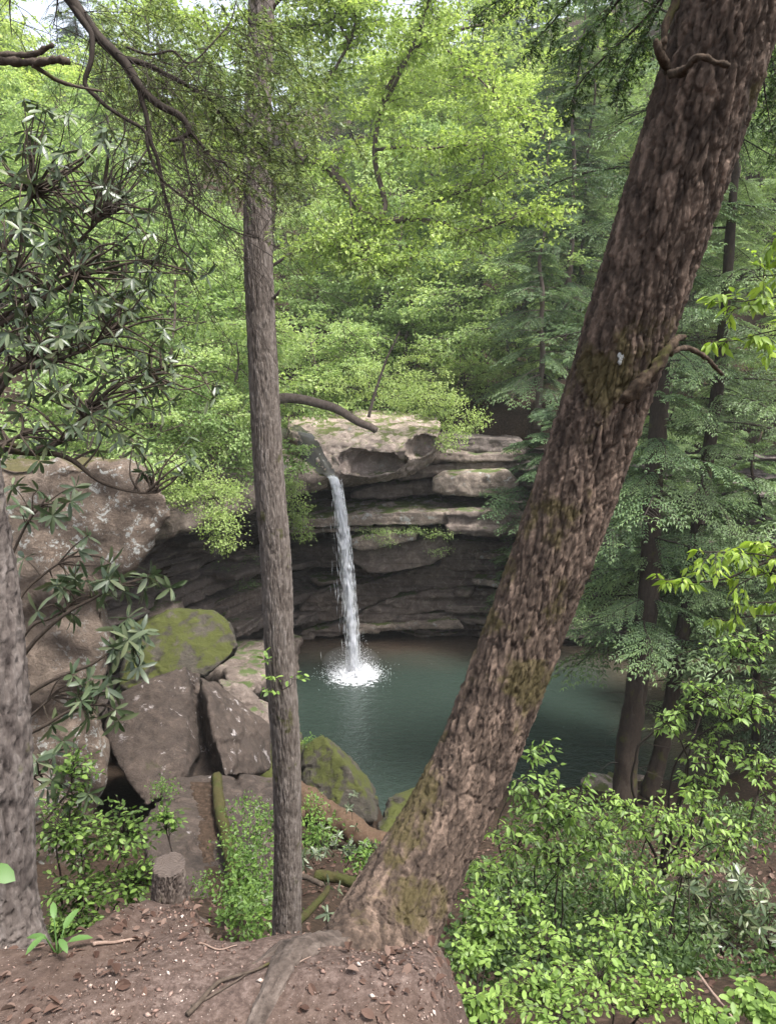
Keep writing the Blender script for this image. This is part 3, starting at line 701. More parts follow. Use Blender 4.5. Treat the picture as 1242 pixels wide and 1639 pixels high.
part_of(shards(p, rng.uniform(0.015, 0.07, k), rng.uniform(0.006, 0.022, k), dr).build('splash_drops', M_SPRAY), wf)['kind'] = 'stuff'
# ------------------------------------------------------------------ the three near trunks, with modelled bark
M_BARK_LEAN = bark_mat('bark_leaning', (0.026, 0.018, 0.014), (0.069, 0.049, 0.037), (0.195, 0.138, 0.105), moss=0.42, lichen=0.12, mcol=(0.055, 0.045, 0.016))
M_BARK_SLIM = bark_mat('bark_slim', (0.055, 0.043, 0.036), (0.121, 0.100, 0.086), (0.198, 0.171, 0.155), moss=0.12, lichen=0.18, scale=1.6, lcol=(0.34, 0.31, 0.30))
M_BARK_GREY = bark_mat('bark_grey', (0.042, 0.033, 0.030), (0.103, 0.085, 0.076), (0.181, 0.157, 0.145), moss=0.12, lichen=0.3)
M_WOOD = bark_mat('bark_branch', (0.030, 0.022, 0.016), (0.060, 0.045, 0.034), (0.102, 0.078, 0.063), moss=0.1, lichen=0.15, scale=1.5, bump=0.6)
M_TWIG = bark_mat('bark_twig', (0.017, 0.012, 0.010), (0.030, 0.023, 0.018), (0.048, 0.039, 0.031), moss=0.0, lichen=0.1, scale=2, bump=0.3)
M_BARK_FAR = bark_mat('bark_far', (0.050, 0.035, 0.027), (0.092, 0.071, 0.059), (0.160, 0.130, 0.113), moss=0.1, lichen=0.25, scale=0.6)

M_STUB = bark_mat('bark_stub', (0.018, 0.012, 0.008), (0.05, 0.034, 0.022), (0.13, 0.09, 0.062), moss=0.3, lichen=0.1, scale=2.2)
M_ROOT = bark_mat('bark_root', (0.035, 0.026, 0.021), (0.085, 0.066, 0.055), (0.16, 0.13, 0.11), moss=0.15, lichen=0.2)

def bark_trunk(path, radii, nA, nL, cell, depth, flake, seed, flare=None, twist=0.0, front=1.0):
    """trunk with furrowed bark: plates from cell noise unrolled round the trunk"""
    ax = smooth_path(path, nL); rd = np.interp(np.linspace(0, 1, nL), np.linspace(0, 1, len(radii)), radii)
    L = np.r_[0, np.cumsum(np.linalg.norm(np.diff(ax, axis=0), axis=1))]
    tan = np.gradient(ax, axis=0); tan /= np.linalg.norm(tan, axis=1, keepdims=True)
    Bk = np.cross(tan, np.array([0, 1., 0])); Bk /= np.linalg.norm(Bk, axis=1, keepdims=True)   # sideways
    Nf = np.cross(tan, Bk); Nf *= -np.sign(Nf[:, 1:2]) * 1.0                                     # towards the camera
    u = np.linspace(-math.pi, math.pi, nA, endpoint=False); th = u + 0.45 * front * np.sin(u) * -1  # denser where it faces the camera
    TH, LL = np.meshgrid(th, L); RD = np.repeat(rd[:, None], nA, 1)
    arc = (TH * rd.mean() + twist * LL).ravel(); hh = LL.ravel()
    q3 = np.c_[arc, hh, 0 * hh]
    wx = arc + 0.35 * cell[0] * fbm(q3 / (cell[0] * 1.4), 3, seed); wh = hh + 0.25 * cell[1] * fbm(q3 / (cell[1] * 0.7), 3, seed + 1)
    f1, f2, idv = worley(np.c_[wx / cell[0], wh / cell[1]], seed + 2)
    plate = sstep(0.015, 0.2, f2 - f1)
    g1, g2, id2 = worley(np.c_[wx / (cell[0] * 0.45), wh / (cell[1] * 0.3)], seed + 3)
    sub = sstep(0.0, 0.4, g2 - g1) * (0.4 + id2)
    ru = fbm(np.c_[arc / (cell[0] * .5), hh / (cell[1] * .35), 0 * hh], 4, seed + 4)
    hf = fbm(np.c_[arc / (cell[0] * .16), hh / (cell[1] * .1), 0 * hh], 3, seed + 7)
    fur = fbm(np.c_[arc / (cell[0] * 1.1), hh / (cell[1] * 3.2), 0 * hh], 3, seed + 6)
    groove = np.exp(-(fur / 0.07) ** 2)
    ter = np.floor((ru + 0.25 * hf) * 5) / 5
    groove = np.exp(-(fur / 0.035) ** 2)
    off = depth * (0.75 * plate + 0.25 * idv - 0.6 - 0.8 * groove) + flake * (0.35 * sub + 2.2 * ter + 0.7 * hf)
    tone = np.clip(0.45 * idv + 0.55 * (ter + 0.6) / 1.2, 0, 1)
    RRr = RD.ravel() + off + 0.02 * RD.ravel() * fbm(q3 * 3, 2, seed + 5)
    if flare is not None: RRr = RRr + flare(TH.ravel(), hh)
    RRr = RRr.reshape(nL, nA)
    V = ax[:, None] + RRr[..., None] * (np.sin(TH)[..., None] * Bk[:, None] * -1 + np.cos(TH)[..., None] * Nf[:, None])
    m = MB(); i = np.arange(nL - 1)[:, None] * nA; j = np.arange(nA)[None]; j2 = (j + 1) % nA
    m.add(V.reshape(-1, 3), np.stack([i + j, i + j2, i + nA + j2, i + nA + j], -1).reshape(-1, 4), None, tone)
    return m, ax, rd

# leaning hemlock
lean_px = [(545, 1680, 2.0), (632, 1462, 2.40), (768, 1195, 2.70), (915, 800, 2.80), (1014, 500, 2.72), (1142, 100, 2.56), (1255, -320, 2.4)]
lean_r = np.interp(np.linspace(0, 1, 40), [0, 0.08, 0.16, 0.24, 0.34, 0.5, 0.8, 1], [0.25, 0.205, 0.172, 0.152, 0.145, 0.147, 0.150, 0.146])
lt = thing('leaning_hemlock', 'thick furrowed brown trunk leaning diagonally across the view from the dirt ledge', 'tree', tuple(P(600, 1570, 2.22)))
def lean_flare(th, h):
    k = np.exp(-h / 0.22)
    return k * (0.10 * np.exp(-((th + 1.25) / 0.55) ** 2) + 0.09 * np.exp(-((th - 0.1) / 0.35) ** 2) + 0.07 * np.exp(-((th - 1.6) / 0.5) ** 2))
m, AX, _ = bark_trunk(PA(lean_px), lean_r, 180, 760, (0.027, 0.12), 0.011, 0.0036, 90, lean_flare, 0.10)
part_of(m.build('trunk', M_BARK_LEAN), lt)
def limb(path, r0, r1, n=24, sides=10, wob=0.0, seed=0):
    p = smooth_path(PA(path), n); m = MB()
    if wob: p = p + wob * np.c_[vnoise(p * 14, seed), vnoise(p * 14, seed + 1), vnoise(p * 14, seed + 2)]
    m.tube(p, np.linspace(r0, r1, n) * (1 + 0.25 * vnoise(p * 22, seed + 3)), sides, 0.5, True)
    V = m.v[0][:n * sides]; ax = np.repeat(p, sides, 0); m.v[0][:n * sides] = ax + (V - ax) * (1 + 0.8 * fbm(V * np.array([90, 90, 45]), 4, seed + 4))[:, None]
    return m
# broken branch with its collar, knots and stubs
m = limb([(985, 648, 2.66), (1020, 622, 2.60), (1050, 585, 2.60), (1075, 555, 2.62), (1090, 541, 2.66)], 0.026, 0.009, 40, 14, 0.010, 3)
part_of(m.build('broken_branch', M_STUB), lt)
m = limb([(1070, 566, 2.66), (1095, 556, 2.72), (1125, 570, 2.8), (1148, 592, 2.86), (1156, 600, 2.9)], 0.010, 0.006, 34, 12, 0.005, 5)
part_of(m.build('branch_stub', M_STUB), lt)
m = limb([(1072, 118, 2.46), (1090, 112, 2.36), (1115, 92, 2.30), (1140, 97, 2.28), (1165, 106, 2.27)], 0.012, 0.007, 34, 12, 0.006, 6)
part_of(m.build('branch_stub', M_STUB), lt)
m = limb([(1066, 112, 2.5), (1056, 90, 2.42), (1050, 70, 2.4), (1046, 66, 2.4)], 0.013, 0.008, 24, 12, 0.005, 7)
part_of(m.build('branch_stub', M_STUB), lt)
m = limb([(1054, 78, 2.42), (1062, 66, 2.4), (1066, 58, 2.4)], 0.010, 0.005, 10, 8, 0.002, 8)
part_of(m.build('branch_stub', M_STUB), lt)
m = limb([(1058, 84, 2.44), (1066, 40, 2.45), (1080, 5, 2.45), (1086, -40, 2.45)], 0.012, 0.010, 24, 9, 0.004, 9)
part_of(m.build('branch_stub', M_STUB), lt)
th_ = np.linspace(0, 2 * math.pi, 18, endpoint=False); c_ = P(994, 573, 2.60); mm = MB()
rr_ = 0.014 * (1 + 0.35 * np.sin(3 * th_ + 1) + 0.15 * np.sin(7 * th_))
ring = lambda s, y: np.c_[c_[0] + s * rr_ * np.cos(th_) * 0.8, np.full(18, c_[1] + y), c_[2] + s * rr_ * np.sin(th_) * 1.3]
mm.add(np.vstack([ring(1.0, 0.03), ring(1.0, 0.002), ring(0.7, 0.0), [c_]]), [(a * 18 + k, a * 18 + (k + 1) % 18, (a + 1) * 18 + (k + 1) % 18, (a + 1) * 18 + k) for a in range(2) for k in range(18)], [(36 + k, 36 + (k + 1) % 18, 54) for k in range(18)])
t = NT('white_lichen'); part_of(mm.build('lichen_patch', t.done(t.principled(t.ramp(t.noise(t.coord(), 160, 4), [(0.35, (0.12, 0.12, 0.11)), (0.6, (0.30, 0.31, 0.30))]), 0.9, 0.1))), lt)
# surface roots running over the ledge
def root(px, r0, r1, seed, n=130, sides=34):
    """surface root: a low knotty ridge half sunk in the soil, streaked along its length"""
    p = smooth_path(PA(px), n); rr = np.linspace(r0, r1, n) * (1 + 0.25 * vnoise(p * 7, seed))
    zt = terrain(p[:, 0], p[:, 1]); bl = np.clip(np.arange(n) / 22.0, 0, 1)
    p[:, 2] = p[:, 2] * (1 - bl) + (zt - 0.35 * rr) * bl
    p = p + 0.012 * np.c_[vnoise(p * 8, seed), vnoise(p * 8, seed + 1), 0.5 * vnoise(p * 8, seed + 2)]
    m = MB(); m.tube(p, rr, sides, 0.5, False)
    V = m.v[0]; ax = np.repeat(p, sides, 0); d = V - ax
    ln = np.repeat(np.r_[0, np.cumsum(np.linalg.norm(np.diff(p, axis=0), axis=1))], sides); an = np.tile(np.arange(sides) * 2 * math.pi / sides, n)
    q = np.c_[np.cos(an) * 2.2, np.sin(an) * 2.2, ln * 7]; st = fbm(q * 1.6, 4, seed + 3)
    fi = fbm(np.c_[np.cos(an) * 5, np.sin(an) * 5, ln * 30], 3, seed + 4)
    V = ax + d * (1 + 0.5 * st + 0.14 * fi)[:, None] * np.array([1.2, 1.0, 0.7]); m.v[0] = V; m.a[0] = np.clip(0.4 + 0.6 * st, 0, 1)
    return m
part_of(root([(610, 1530, 2.36), (560, 1560, 2.2), (510, 1590, 2.0), (460, 1640, 1.78), (400, 1710, 1.55)], 0.085, 0.02, 11).build('root', M_ROOT), lt)
part_of(root([(600, 1520, 2.36), (540, 1530, 2.15), (490, 1545, 2.02), (450, 1570, 1.9), (405, 1585, 1.83)], 0.06, 0.004, 14).build('root', M_ROOT), lt)

# slim upright trunk in the middle
mid_px = [(457, 1640, 5.0), (457, 1560, 5.0), (459, 1480, 5.0), (461, 1350, 5.0), (458, 1200, 5.0), (448, 1050, 5.0), (442, 900, 5.0), (430, 750, 5.0), (422, 600, 5.0), (415, 450, 5.0), (412, 300, 5.0), (414, 150, 5.0), (419, 0, 5.0), (422, -200, 5.0), (426, -420, 5.0)]
mt = thing('slim_tree', 'slim straight grey brown trunk standing just beyond the dirt ledge', 'tree', tuple(P(457, 1560, 5.0)))
dep = to_px(PA(mid_px))[:, 2]; wpx = np.interp([a[1] for a in mid_px], [-420, 0, 450, 700, 900, 1200, 1400, 1480, 1640], [33, 40, 45, 47, 48, 45, 42, 46, 60])
m, MX, _ = bark_trunk(PA(mid_px), wpx / 2 * dep / F_PX, 90, 640, (0.017, 0.14), 0.008, 0.002, 120)
part_of(m.build('trunk', M_BARK_SLIM), mt)
part_of(limb([(437, 478, 4.95), (444, 470, 4.92), (449, 463, 4.9)], 0.012, 0.004, 10, 8, 0.002, 31).build('branch_stub', M_BARK_GREY), mt)
part_of(limb([(432, 20, 5.0), (440, 8, 4.98), (455, -8, 4.97), (470, -30, 4.95)], 0.014, 0.010, 14, 8, 0.002, 32).build('branch', M_WOOD), mt)

# shaggy grey trunk at the left border
lf_px = [(-5, 1620, 2.75), (-2, 1540, 2.8), (-8, 1440, 2.85), (-12, 1240, 2.9), (-24, 1056, 2.95), (-40, 919, 3.0), (-62, 779, 3.0), (-90, 600, 3.05), (-130, 300, 3.05), (-165, 0, 3.05), (-205, -350, 3.05), (-240, -700, 3.0)]
lft = thing('shaggy_tree', 'shaggy grey trunk cut off by the edge of the view beside the stump', 'tree', tuple(P(-2, 1500, 2.82)))
def left_flare(th, h): return np.exp(-h / 0.2) * (0.10 + 0.09 * np.exp(-((th - 1.2) / 0.6) ** 2))
m, LX, _ = bark_trunk(PA(lf_px), [0.22, 0.17, 0.15, 0.152, 0.15, 0.15, 0.148, 0.146, 0.142, 0.14, 0.135, 0.13], 100, 420, (0.024, 0.19), 0.018, 0.004, 150, left_flare)
part_of(m.build('trunk', M_BARK_GREY), lft)
part_of(root([(0, 1470, 2.85), (45, 1500, 2.7), (80, 1535, 2.5), (120, 1560, 2.3), (150, 1580, 2.15)], 0.10, 0.004, 51).build('root', M_BARK_GREY), lft)
# its bare hanging boughs
BOUGHS = [
    ([(-190, -330, 3.05), (-60, -160, 3.15), (60, -60, 3.2), (110, -4, 3.2), (150, 50, 3.2), (195, 96, 3.2), (228, 146, 3.2), (262, 172, 3.2), (292, 188, 3.2), (302, 208, 3.2), (290, 222, 3.2), (272, 226, 3.2)], 0.030, 0.006),
    ([(192, 94, 3.2), (225, 100, 3.25), (262, 116, 3.3), (320, 150, 3.4), (372, 200, 3.5), (420, 232, 3.6)], 0.014, 0.003),
    ([(226, 144, 3.2), (236, 200, 3.2), (254, 268, 3.2), (268, 330, 3.2), (284, 388, 3.2), (302, 412, 3.2)], 0.011, 0.003),
    ([(104, -10, 3.2), (130, 28, 3.18), (147, 55, 3.16), (145, 92, 3.15), (137, 132, 3.15), (160, 160, 3.15), (196, 188, 3.15), (232, 208, 3.15), (240, 240, 3.15), (262, 292, 3.18), (308, 326, 3.2), (360, 362, 3.25), (410, 380, 3.3)], 0.012, 0.0025),
    ([(302, 208, 3.2), (330, 240, 3.25), (345, 258, 3.25), (358, 262, 3.25), (370, 280, 3.3), (388, 284, 3.3)], 0.006, 0.002),
    ([(292, 222, 3.2), (298, 262, 3.2), (310, 310, 3.2), (316, 358, 3.2)], 0.005, 0.0015),
    ([(200, 190, 3.15), (198, 215, 3.15), (184, 245, 3.15), (178, 262, 3.15)], 0.004, 0.0015),
    ([(236, 240, 3.15), (222, 262, 3.1), (200, 280, 3.1), (180, 290, 3.1)], 0.004, 0.0012),
    ([(20, -30, 3.3), (16, 10, 3.3), (20, 60, 3.3)], 0.005, 0.0015), ([(96, -10, 3.2), (92, 14, 3.2), (85, 45, 3.2)], 0.004, 0.0012),
    ([(200, 75, 3.2), (240, 88, 3.2), (276, 82, 3.2), (300, 100, 3.2), (318, 92, 3.22), (350, 60, 3.25), (372, 30, 3.3), (380, 2, 3.3)], 0.005, 0.002),
]
twig_pts = []
for k, (px, r0, r1) in enumerate(BOUGHS):
    p = smooth_path(PA(px), 46 if len(px) > 5 else 26)
    p = p + 0.006 * np.c_[vnoise(p * 12, k * 3 + 200), vnoise(p * 12, k * 3 + 201), vnoise(p * 12, k * 3 + 202)]
    m = MB(); m.tube(p, np.linspace(r0, r1, len(p)) ** 1.0, 8)
    part_of(m.build('bough', M_TWIG), lft); twig_pts.append(p)
m = limb([(-60, 98, 2.9), (20, 96, 2.8), (60, 99, 2.75), (90, 95, 2.72), (108, 97, 2.7)], 0.016, 0.011, 40, 12, 0.006, 60)
part_of(m.build('broken_branch', M_WOOD), lft)
m = limb([(-40, 92, 2.84), (20, 89, 2.8), (56, 88, 2.76), (72, 78, 2.75), (86, 72, 2.74)], 0.012, 0.006, 24, 8, 0.003, 63)
part_of(m.build('broken_branch', M_WOOD), lft)
m = limb([(52, 105, 2.75), (90, 128, 2.8), (130, 140, 2.85), (166, 148, 2.9)], 0.008, 0.003, 20, 8, 0.003, 66)
part_of(m.build('broken_branch', M_WOOD), lft)

# hair-fine hanging twigs and thin needles on those boughs
def fine_twigs(starts, dirs, ln, mtw, needles=None, nsize=0.012, dens=60, sub=3):
    for s, d, l in zip(starts, dirs, ln):
        n = 7; p = [s]; dd = d / np.linalg.norm(d)
        for _ in range(n):
            dd = dd + rng.normal(size=3) * 0.16 + np.array([0, 0, -0.10]); dd /= np.linalg.norm(dd)
            p.append(p[-1] + dd * l / n)
        p = np.array(p); mtw.tube(p, np.linspace(0.0016, 0.0005, len(p)) * (0.6 + l), 3, 0.5, False)
        if needles is not None:
            k = int(dens * l); t_ = rng.random(k) * 0.85 + 0.15
            idx = np.minimum((t_ * n).astype(int), n - 1); q = p[idx] + (p[idx + 1] - p[idx]) * rng.random((k, 1))
            needles.append((q, (p[idx + 1] - p[idx])))
        if sub > 0:
            for _ in range(rng.integers(1, 4)):
                a = rng.integers(1, n)
                d2 = p[a] - p[a - 1]; d2 = d2 / np.linalg.norm(d2) + rng.normal(size=3) * 0.55
                fine_twigs([p[a]], [d2], [l * rng.uniform(0.3, 0.6)], mtw, needles, nsize, dens, sub - 2)

def needle_mesh(lst, size, m, spread=0.9):
    q = np.vstack([a for a, b in lst]); d = np.vstack([b for a, b in lst]); k = len(q)
    d /= np.linalg.norm(d, axis=1, keepdims=True) + 1e-9
    s = np.cross(d, np.array([0, 0, 1.])); s /= np.linalg.norm(s, axis=1, keepdims=True) + 1e-9
    sg = np.where(rng.random(k) < 0.5, 1, -1)[:, None]
    dr = d * 0.55 + s * sg * spread + rng.normal(size=(k, 3)) * 0.3; dr /= np.linalg.norm(dr, axis=1, keepdims=True)
    w = np.cross(dr, rng.normal(size=(k, 3)) * 0.35 + np.array([0, 0, 1.])); w /= np.linalg.norm(w, axis=1, keepdims=True) + 1e-9
    L = size * rng.uniform(0.6, 1.3, (k, 1)); W = L * 0.17
    V = np.stack([q, q + dr * L * .5 + w * W, q + dr * L, q + dr * L * .5 - w * W], 1)
    o = np.arange(k)[:, None] * 4
    m.add(V.reshape(-1, 3), o + np.array([[0, 1, 2, 3]]), None, np.repeat(rng.random(k), 4))

M_NEEDLE_DULL = leaf_mat('needles_dull', [(0.112, 0.152, 0.068), (0.176, 0.232, 0.098), (0.272, 0.320, 0.128)], 0.35)
mtw = MB(); nd = []
st, dr, ln = [], [], []
for p, nrep in zip(twig_pts, (26, 44, 28, 28, 14, 8, 6, 6, 5, 4, 18)):
    for _ in range(nrep):
        a = rng.integers(max(1, int(len(p) * (0.45 if nrep == 70 else 0.1))), len(p))
        st.append(p[a]); ln.append(rng.uniform(0.15, 0.7))
        dr.append(np.array([rng.uniform(-0.5, 1.3), rng.uniform(-0.6, 0.6), rng.uniform(-1.0, 0.1)]))
fine_twigs(st, dr, ln, mtw, None)
part_of(mtw.build('twigs', M_TWIG), lft)['kind'] = 'stuff'
# green needle sprays higher in the same bough
mtw = MB(); nd = []; st, dr, ln = [], [], []
for _ in range(210):
    x = rng.uniform(120, 460); y = rng.uniform(-40, 300) * (0.4 + 0.6 * (x - 150) / 290); Y = rng.uniform(3.3, 4.3)
    st.append(P(x, y, Y)); ln.append(rng.uniform(0.18, 0.45)); dr.append(np.array([rng.uniform(0.1, 1.0), rng.uniform(-0.5, 0.5), rng.uniform(-0.9, 0.1)]))
fine_twigs(st, dr, ln, mtw, nd, dens=170)
part_of(mtw.build('twigs', M_TWIG), lft)['kind'] = 'stuff'
m = MB(); needle_mesh(nd, 0.024, m)
part_of(m.build('needles', M_NEEDLE_DULL), lft)['kind'] = 'stuff'
print('dull needles', m.n // 4)

# green sprays of the leaning hemlock at the top of the view
M_NEEDLE = leaf_mat('needles_green', [(0.022, 0.045, 0.018), (0.04, 0.075, 0.026), (0.075, 0.12, 0.035)], 0.3)
def spray(px, Y, r0, mtw, nd, twl=0.22, gap=0.018, dens=230):
    p = smooth_path(PA([(a, b, Y + c) for a, b, c in px]), 40); mtw.tube(p, np.linspace(r0, 0.001, 40), 5)
    L = np.linalg.norm(np.diff(p, axis=0), axis=1).sum(); n = int(L / gap)
    for k in range(n):
        f = 0.12 + 0.88 * k / n; a = min(38, int(f * 39)); d = p[a + 1] - p[a]; d /= np.linalg.norm(d)
        s = np.cross(d, [0, 0, 1.]); s /= np.linalg.norm(s); sg = 1 if k % 2 else -1
        dd = d * 0.65 + s * sg * 0.9 + rng.normal(size=3) * 0.22 + np.array([0, 0, -0.25])
        l = twl * (1.05 - f * 0.8) * rng.uniform(0.6, 1.2)
        fine_twigs([p[a]], [dd], [l], mtw, nd, dens=dens, sub=2)
mtw = MB(); nd = []
for px, Y in [([(1090, -60, 0), (1040, 20, 0.05), (985, 75, 0.1), (930, 130, 0.15), (905, 190, 0.2)], 2.5), ([(1060, -80, 0), (990, 0, 0.1), (940, 60, 0.2), (880, 95, 0.3)], 2.6), ([(1020, -90, 0.2), (930, -20, 0.3), (880, 40, 0.35), (850, 70, 0.4)], 2.7),
              ([(1075, -30, 0.1), (1030, 60, 0.15), (1000, 110, 0.2), (985, 160, 0.2)], 2.6), ([(1000, -90, 0.3), (870, -30, 0.3), (800, 0, 0.35), (755, 30, 0.35)], 2.9),
              ([(1230, 40, 0.2), (1222, 130, 0.25), (1236, 220, 0.3)], 2.7), ([(1225, 60, 0.2), (1245, 150, 0.2), (1240, 260, 0.2)], 2.9), ([(1230, 0, 0.2), (1260, 80, 0.2), (1250, 200, 0.2)], 2.9)]:
    spray(px, Y, 0.006, mtw, nd)
part_of(mtw.build('twigs', M_TWIG), lt)['kind'] = 'stuff'
m = MB(); needle_mesh(nd, 0.017, m)
part_of(m.build('needles', M_NEEDLE), lt)['kind'] = 'stuff'
print('green needles', m.n // 4)
# ------------------------------------------------------------------ forest trees
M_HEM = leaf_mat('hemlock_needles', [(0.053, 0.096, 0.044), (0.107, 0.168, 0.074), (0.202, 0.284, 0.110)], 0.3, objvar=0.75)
M_HEM_PALE = leaf_mat('hemlock_needles_pale', [(0.118, 0.168, 0.081), (0.189, 0.272, 0.116), (0.283, 0.374, 0.150)], 0.35, objvar=0.75)
M_MAPLE = leaf_mat('leaves_yellow_green', [(0.205, 0.281, 0.077), (0.328, 0.431, 0.120), (0.492, 0.580, 0.196)], 0.5, objvar=0.75)
M_MINT = leaf_mat('leaves_mint_green', [(0.167, 0.249, 0.090), (0.278, 0.383, 0.149), (0.416, 0.516, 0.213)], 0.5, objvar=0.75)
M_FRESH = leaf_mat('leaves_fresh_green', [(0.163, 0.224, 0.082), (0.266, 0.356, 0.121), (0.394, 0.486, 0.185)], 0.5, objvar=0.75)

def rhombs(q, d, nrm_, L, W, m, var, fold=0.25):
    """leaf blades: base, left, tip, right; folded a little along the midrib"""
    d = d / (np.linalg.norm(d, axis=1, keepdims=True) + 1e-9)
    s = np.cross(nrm_, d); s /= np.linalg.norm(s, axis=1, keepdims=True) + 1e-9
    n = np.cross(d, s)
    L = np.asarray(L)[:, None]; W = np.asarray(W)[:, None]
    V = np.stack([q, q + d * L * .45 + s * W * .5 + n * W * fold, q + d * L - n * L * 0.1, q + d * L * .45 - s * W * .5 + n * W * fold], 1)
    k = len(q); o = np.arange(k)[:, None] * 4
    m.add(V.reshape(-1, 3), None, np.concatenate([o + np.array([[0, 2, 1]]), o + np.array([[0, 3, 2]])]), np.repeat(var, 4))

def hem_branch_template(seed, L=1.0, tw=0.3, step=0.042, sub=0.03, bl=0.055, bw=0.016):
    """unit hemlock bough along +x, flat, drooping at the tip; returns blade arrays and twig polylines"""
    r = np.random.default_rng(seed)
    q, d, tw_l = [], [], []
    xs = np.arange(0.12, L, step)
    def axis(x): return np.array([x, 0.03 * math.sin(5 * x + seed), 0.05 * x - 0.26 * x ** 2.2])
    tw_l.append(np.array([axis(x) for x in np.linspace(0, L, 8)]))
    for k, x in enumerate(xs):
        for sg in (1, -1):
            l = tw * (0.35 + 1.0 * math.sin(math.pi * min(1, 0.25 + 0.75 * x / L)) ** 0.8) * r.uniform(0.5, 1.15) * (1 if x < .85 * L else 0.6)
            if r.random() < 0.12: continue
            a0 = axis(x); dirn = np.array([0.75, sg * 0.8, r.uniform(-0.25, 0.1)]); dirn /= np.linalg.norm(dirn)
            n = max(2, int(l / sub)); tt = np.linspace(0, 1, n)
            pts = a0 + dirn * (tt[:, None] * l) + np.array([0.12, 0, -0.35]) * (tt[:, None] ** 2) * l
            tw_l.append(pts[[0, n // 2, n - 1]])
            tv = np.gradient(pts, axis=0); sv = np.cross(tv, [0, 0, 1.])
            for s2 in (1, -1):
                dd = tv / np.linalg.norm(tv, axis=1, keepdims=True) * 0.8 + s2 * 0.75 * sv / (np.linalg.norm(sv, axis=1, keepdims=True) + 1e-9) + r.normal(size=(n, 3)) * 0.15 + np.array([0, 0, -0.12])
                q.append(pts); d.append(dd)
            q.append(pts[-1:]); d.append(tv[-1:])
    q = np.vstack(q); d = np.vstack(d)
    k = len(q)
    return q, d, bl * r.uniform(0.7, 1.3, k), np.full(k, bw), tw_l
HT = [hem_branch_template(s) for s in (1, 2, 3)]
HTF = [hem_branch_template(s, 1.0, 0.28, 0.04, 0.027, 0.052, 0.018) for s in (4, 5)]   # finer, for the nearer trees

def place_boughs(m, mw, specs, templ, seed):
    """specs: (base, azimuth, pitch, length)"""
    r = np.random.default_rng(seed)
    for (b, az, pt, ln) in specs:
        q, d, L, W, tws = templ[r.integers(len(templ))]
        ca, sa, cp, sp = math.cos(az), math.sin(az), math.cos(pt), math.sin(pt); ro = r.normal() * 0.22
        A = np.array([[ca, -sa, 0], [sa, ca, 0], [0, 0, 1]]) @ np.array([[cp, 0, -sp], [0, 1, 0], [sp, 0, cp]]) @ np.array([[1, 0, 0], [0, math.cos(ro), -math.sin(ro)], [0, math.sin(ro), math.cos(ro)]])
        qq = (q * ln) @ A.T + b; dd = d @ A.T
        nn_ = np.tile(A[:, 2], (len(q), 1)) + r.normal(size=q.shape) * 0.35
        gap = fbm(qq * 1.6, 2, seed) > -0.42
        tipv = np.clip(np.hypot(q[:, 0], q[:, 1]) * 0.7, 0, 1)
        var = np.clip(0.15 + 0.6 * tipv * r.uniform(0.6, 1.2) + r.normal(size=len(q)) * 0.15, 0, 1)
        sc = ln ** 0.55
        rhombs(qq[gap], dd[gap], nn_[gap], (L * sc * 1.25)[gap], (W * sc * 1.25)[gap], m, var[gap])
        mw.tube((tws[0] * ln) @ A.T + b, np.linspace(0.011, 0.003, 8) * ln, 4, 0.5, False)
        for tw_ in tws[1::2]:
            mw.tube((tw_ * ln) @ A.T + b, np.array([0.004, 0.003, 0.0015]) * ln ** 0.7, 3, 0.5, False)

def hemlock_mesh(seed, H=17.0, nb=75, Lmax=3.2, low=0.12, r0=0.2, lean=(0, 0), templ=None, dead=10):
    r = np.random.default_rng(seed); templ = templ or HT
    tp = np.array([(lean[0] * (k / 9) ** 1.2 * H + 0.1 * r.normal() * (k > 0), lean[1] * (k / 9) * H + 0.1 * r.normal() * (k > 0), H * k / 9) for k in range(10)])
    tp[0, 2] -= 0.8; tp = smooth_path(tp, 40)
    mw = MB(); mw.tube(tp, np.linspace(r0, 0.02, 40) * (1 + 0.35 * np.exp(-np.linspace(0, 1, 40) * 30)), 10)
    m = MB(); sp = []
    for k in range(nb):
        f = low + (0.99 - low) * ((k + r.random()) / nb) ** 0.9
        b = tp[min(39, int(f * 39))]
        ln = Lmax * (1.02 - f) ** 0.6 * r.uniform(0.65, 1.15) + 0.25
        sp.append((b, k * 2.4 + r.normal() * 0.5, 0.35 * (f - 0.35) + r.normal() * 0.14, ln))
    place_boughs(m, mw, sp, templ, seed)
    for k in range(dead):                                   # bare dead twigs on the lower trunk
        f = r.uniform(0.04, 0.3); b = tp[int(f * 39)]; az = r.uniform(0, 6.28); ln = r.uniform(0.6, 1.8)
        n = 7; pp = [b]
        for q_ in range(n): pp.append(pp[-1] + ln / n * np.array([math.cos(az) + r.normal() * .25, math.sin(az) + r.normal() * .25, -0.1 - 0.05 * q_ + r.normal() * .15]))
        mw.tube(np.array(pp), np.linspace(0.02, 0.004, n + 1), 4, 0.5, False)
    return mw.mesh('hemlock_trunk'), m.mesh('hemlock_crown', False)

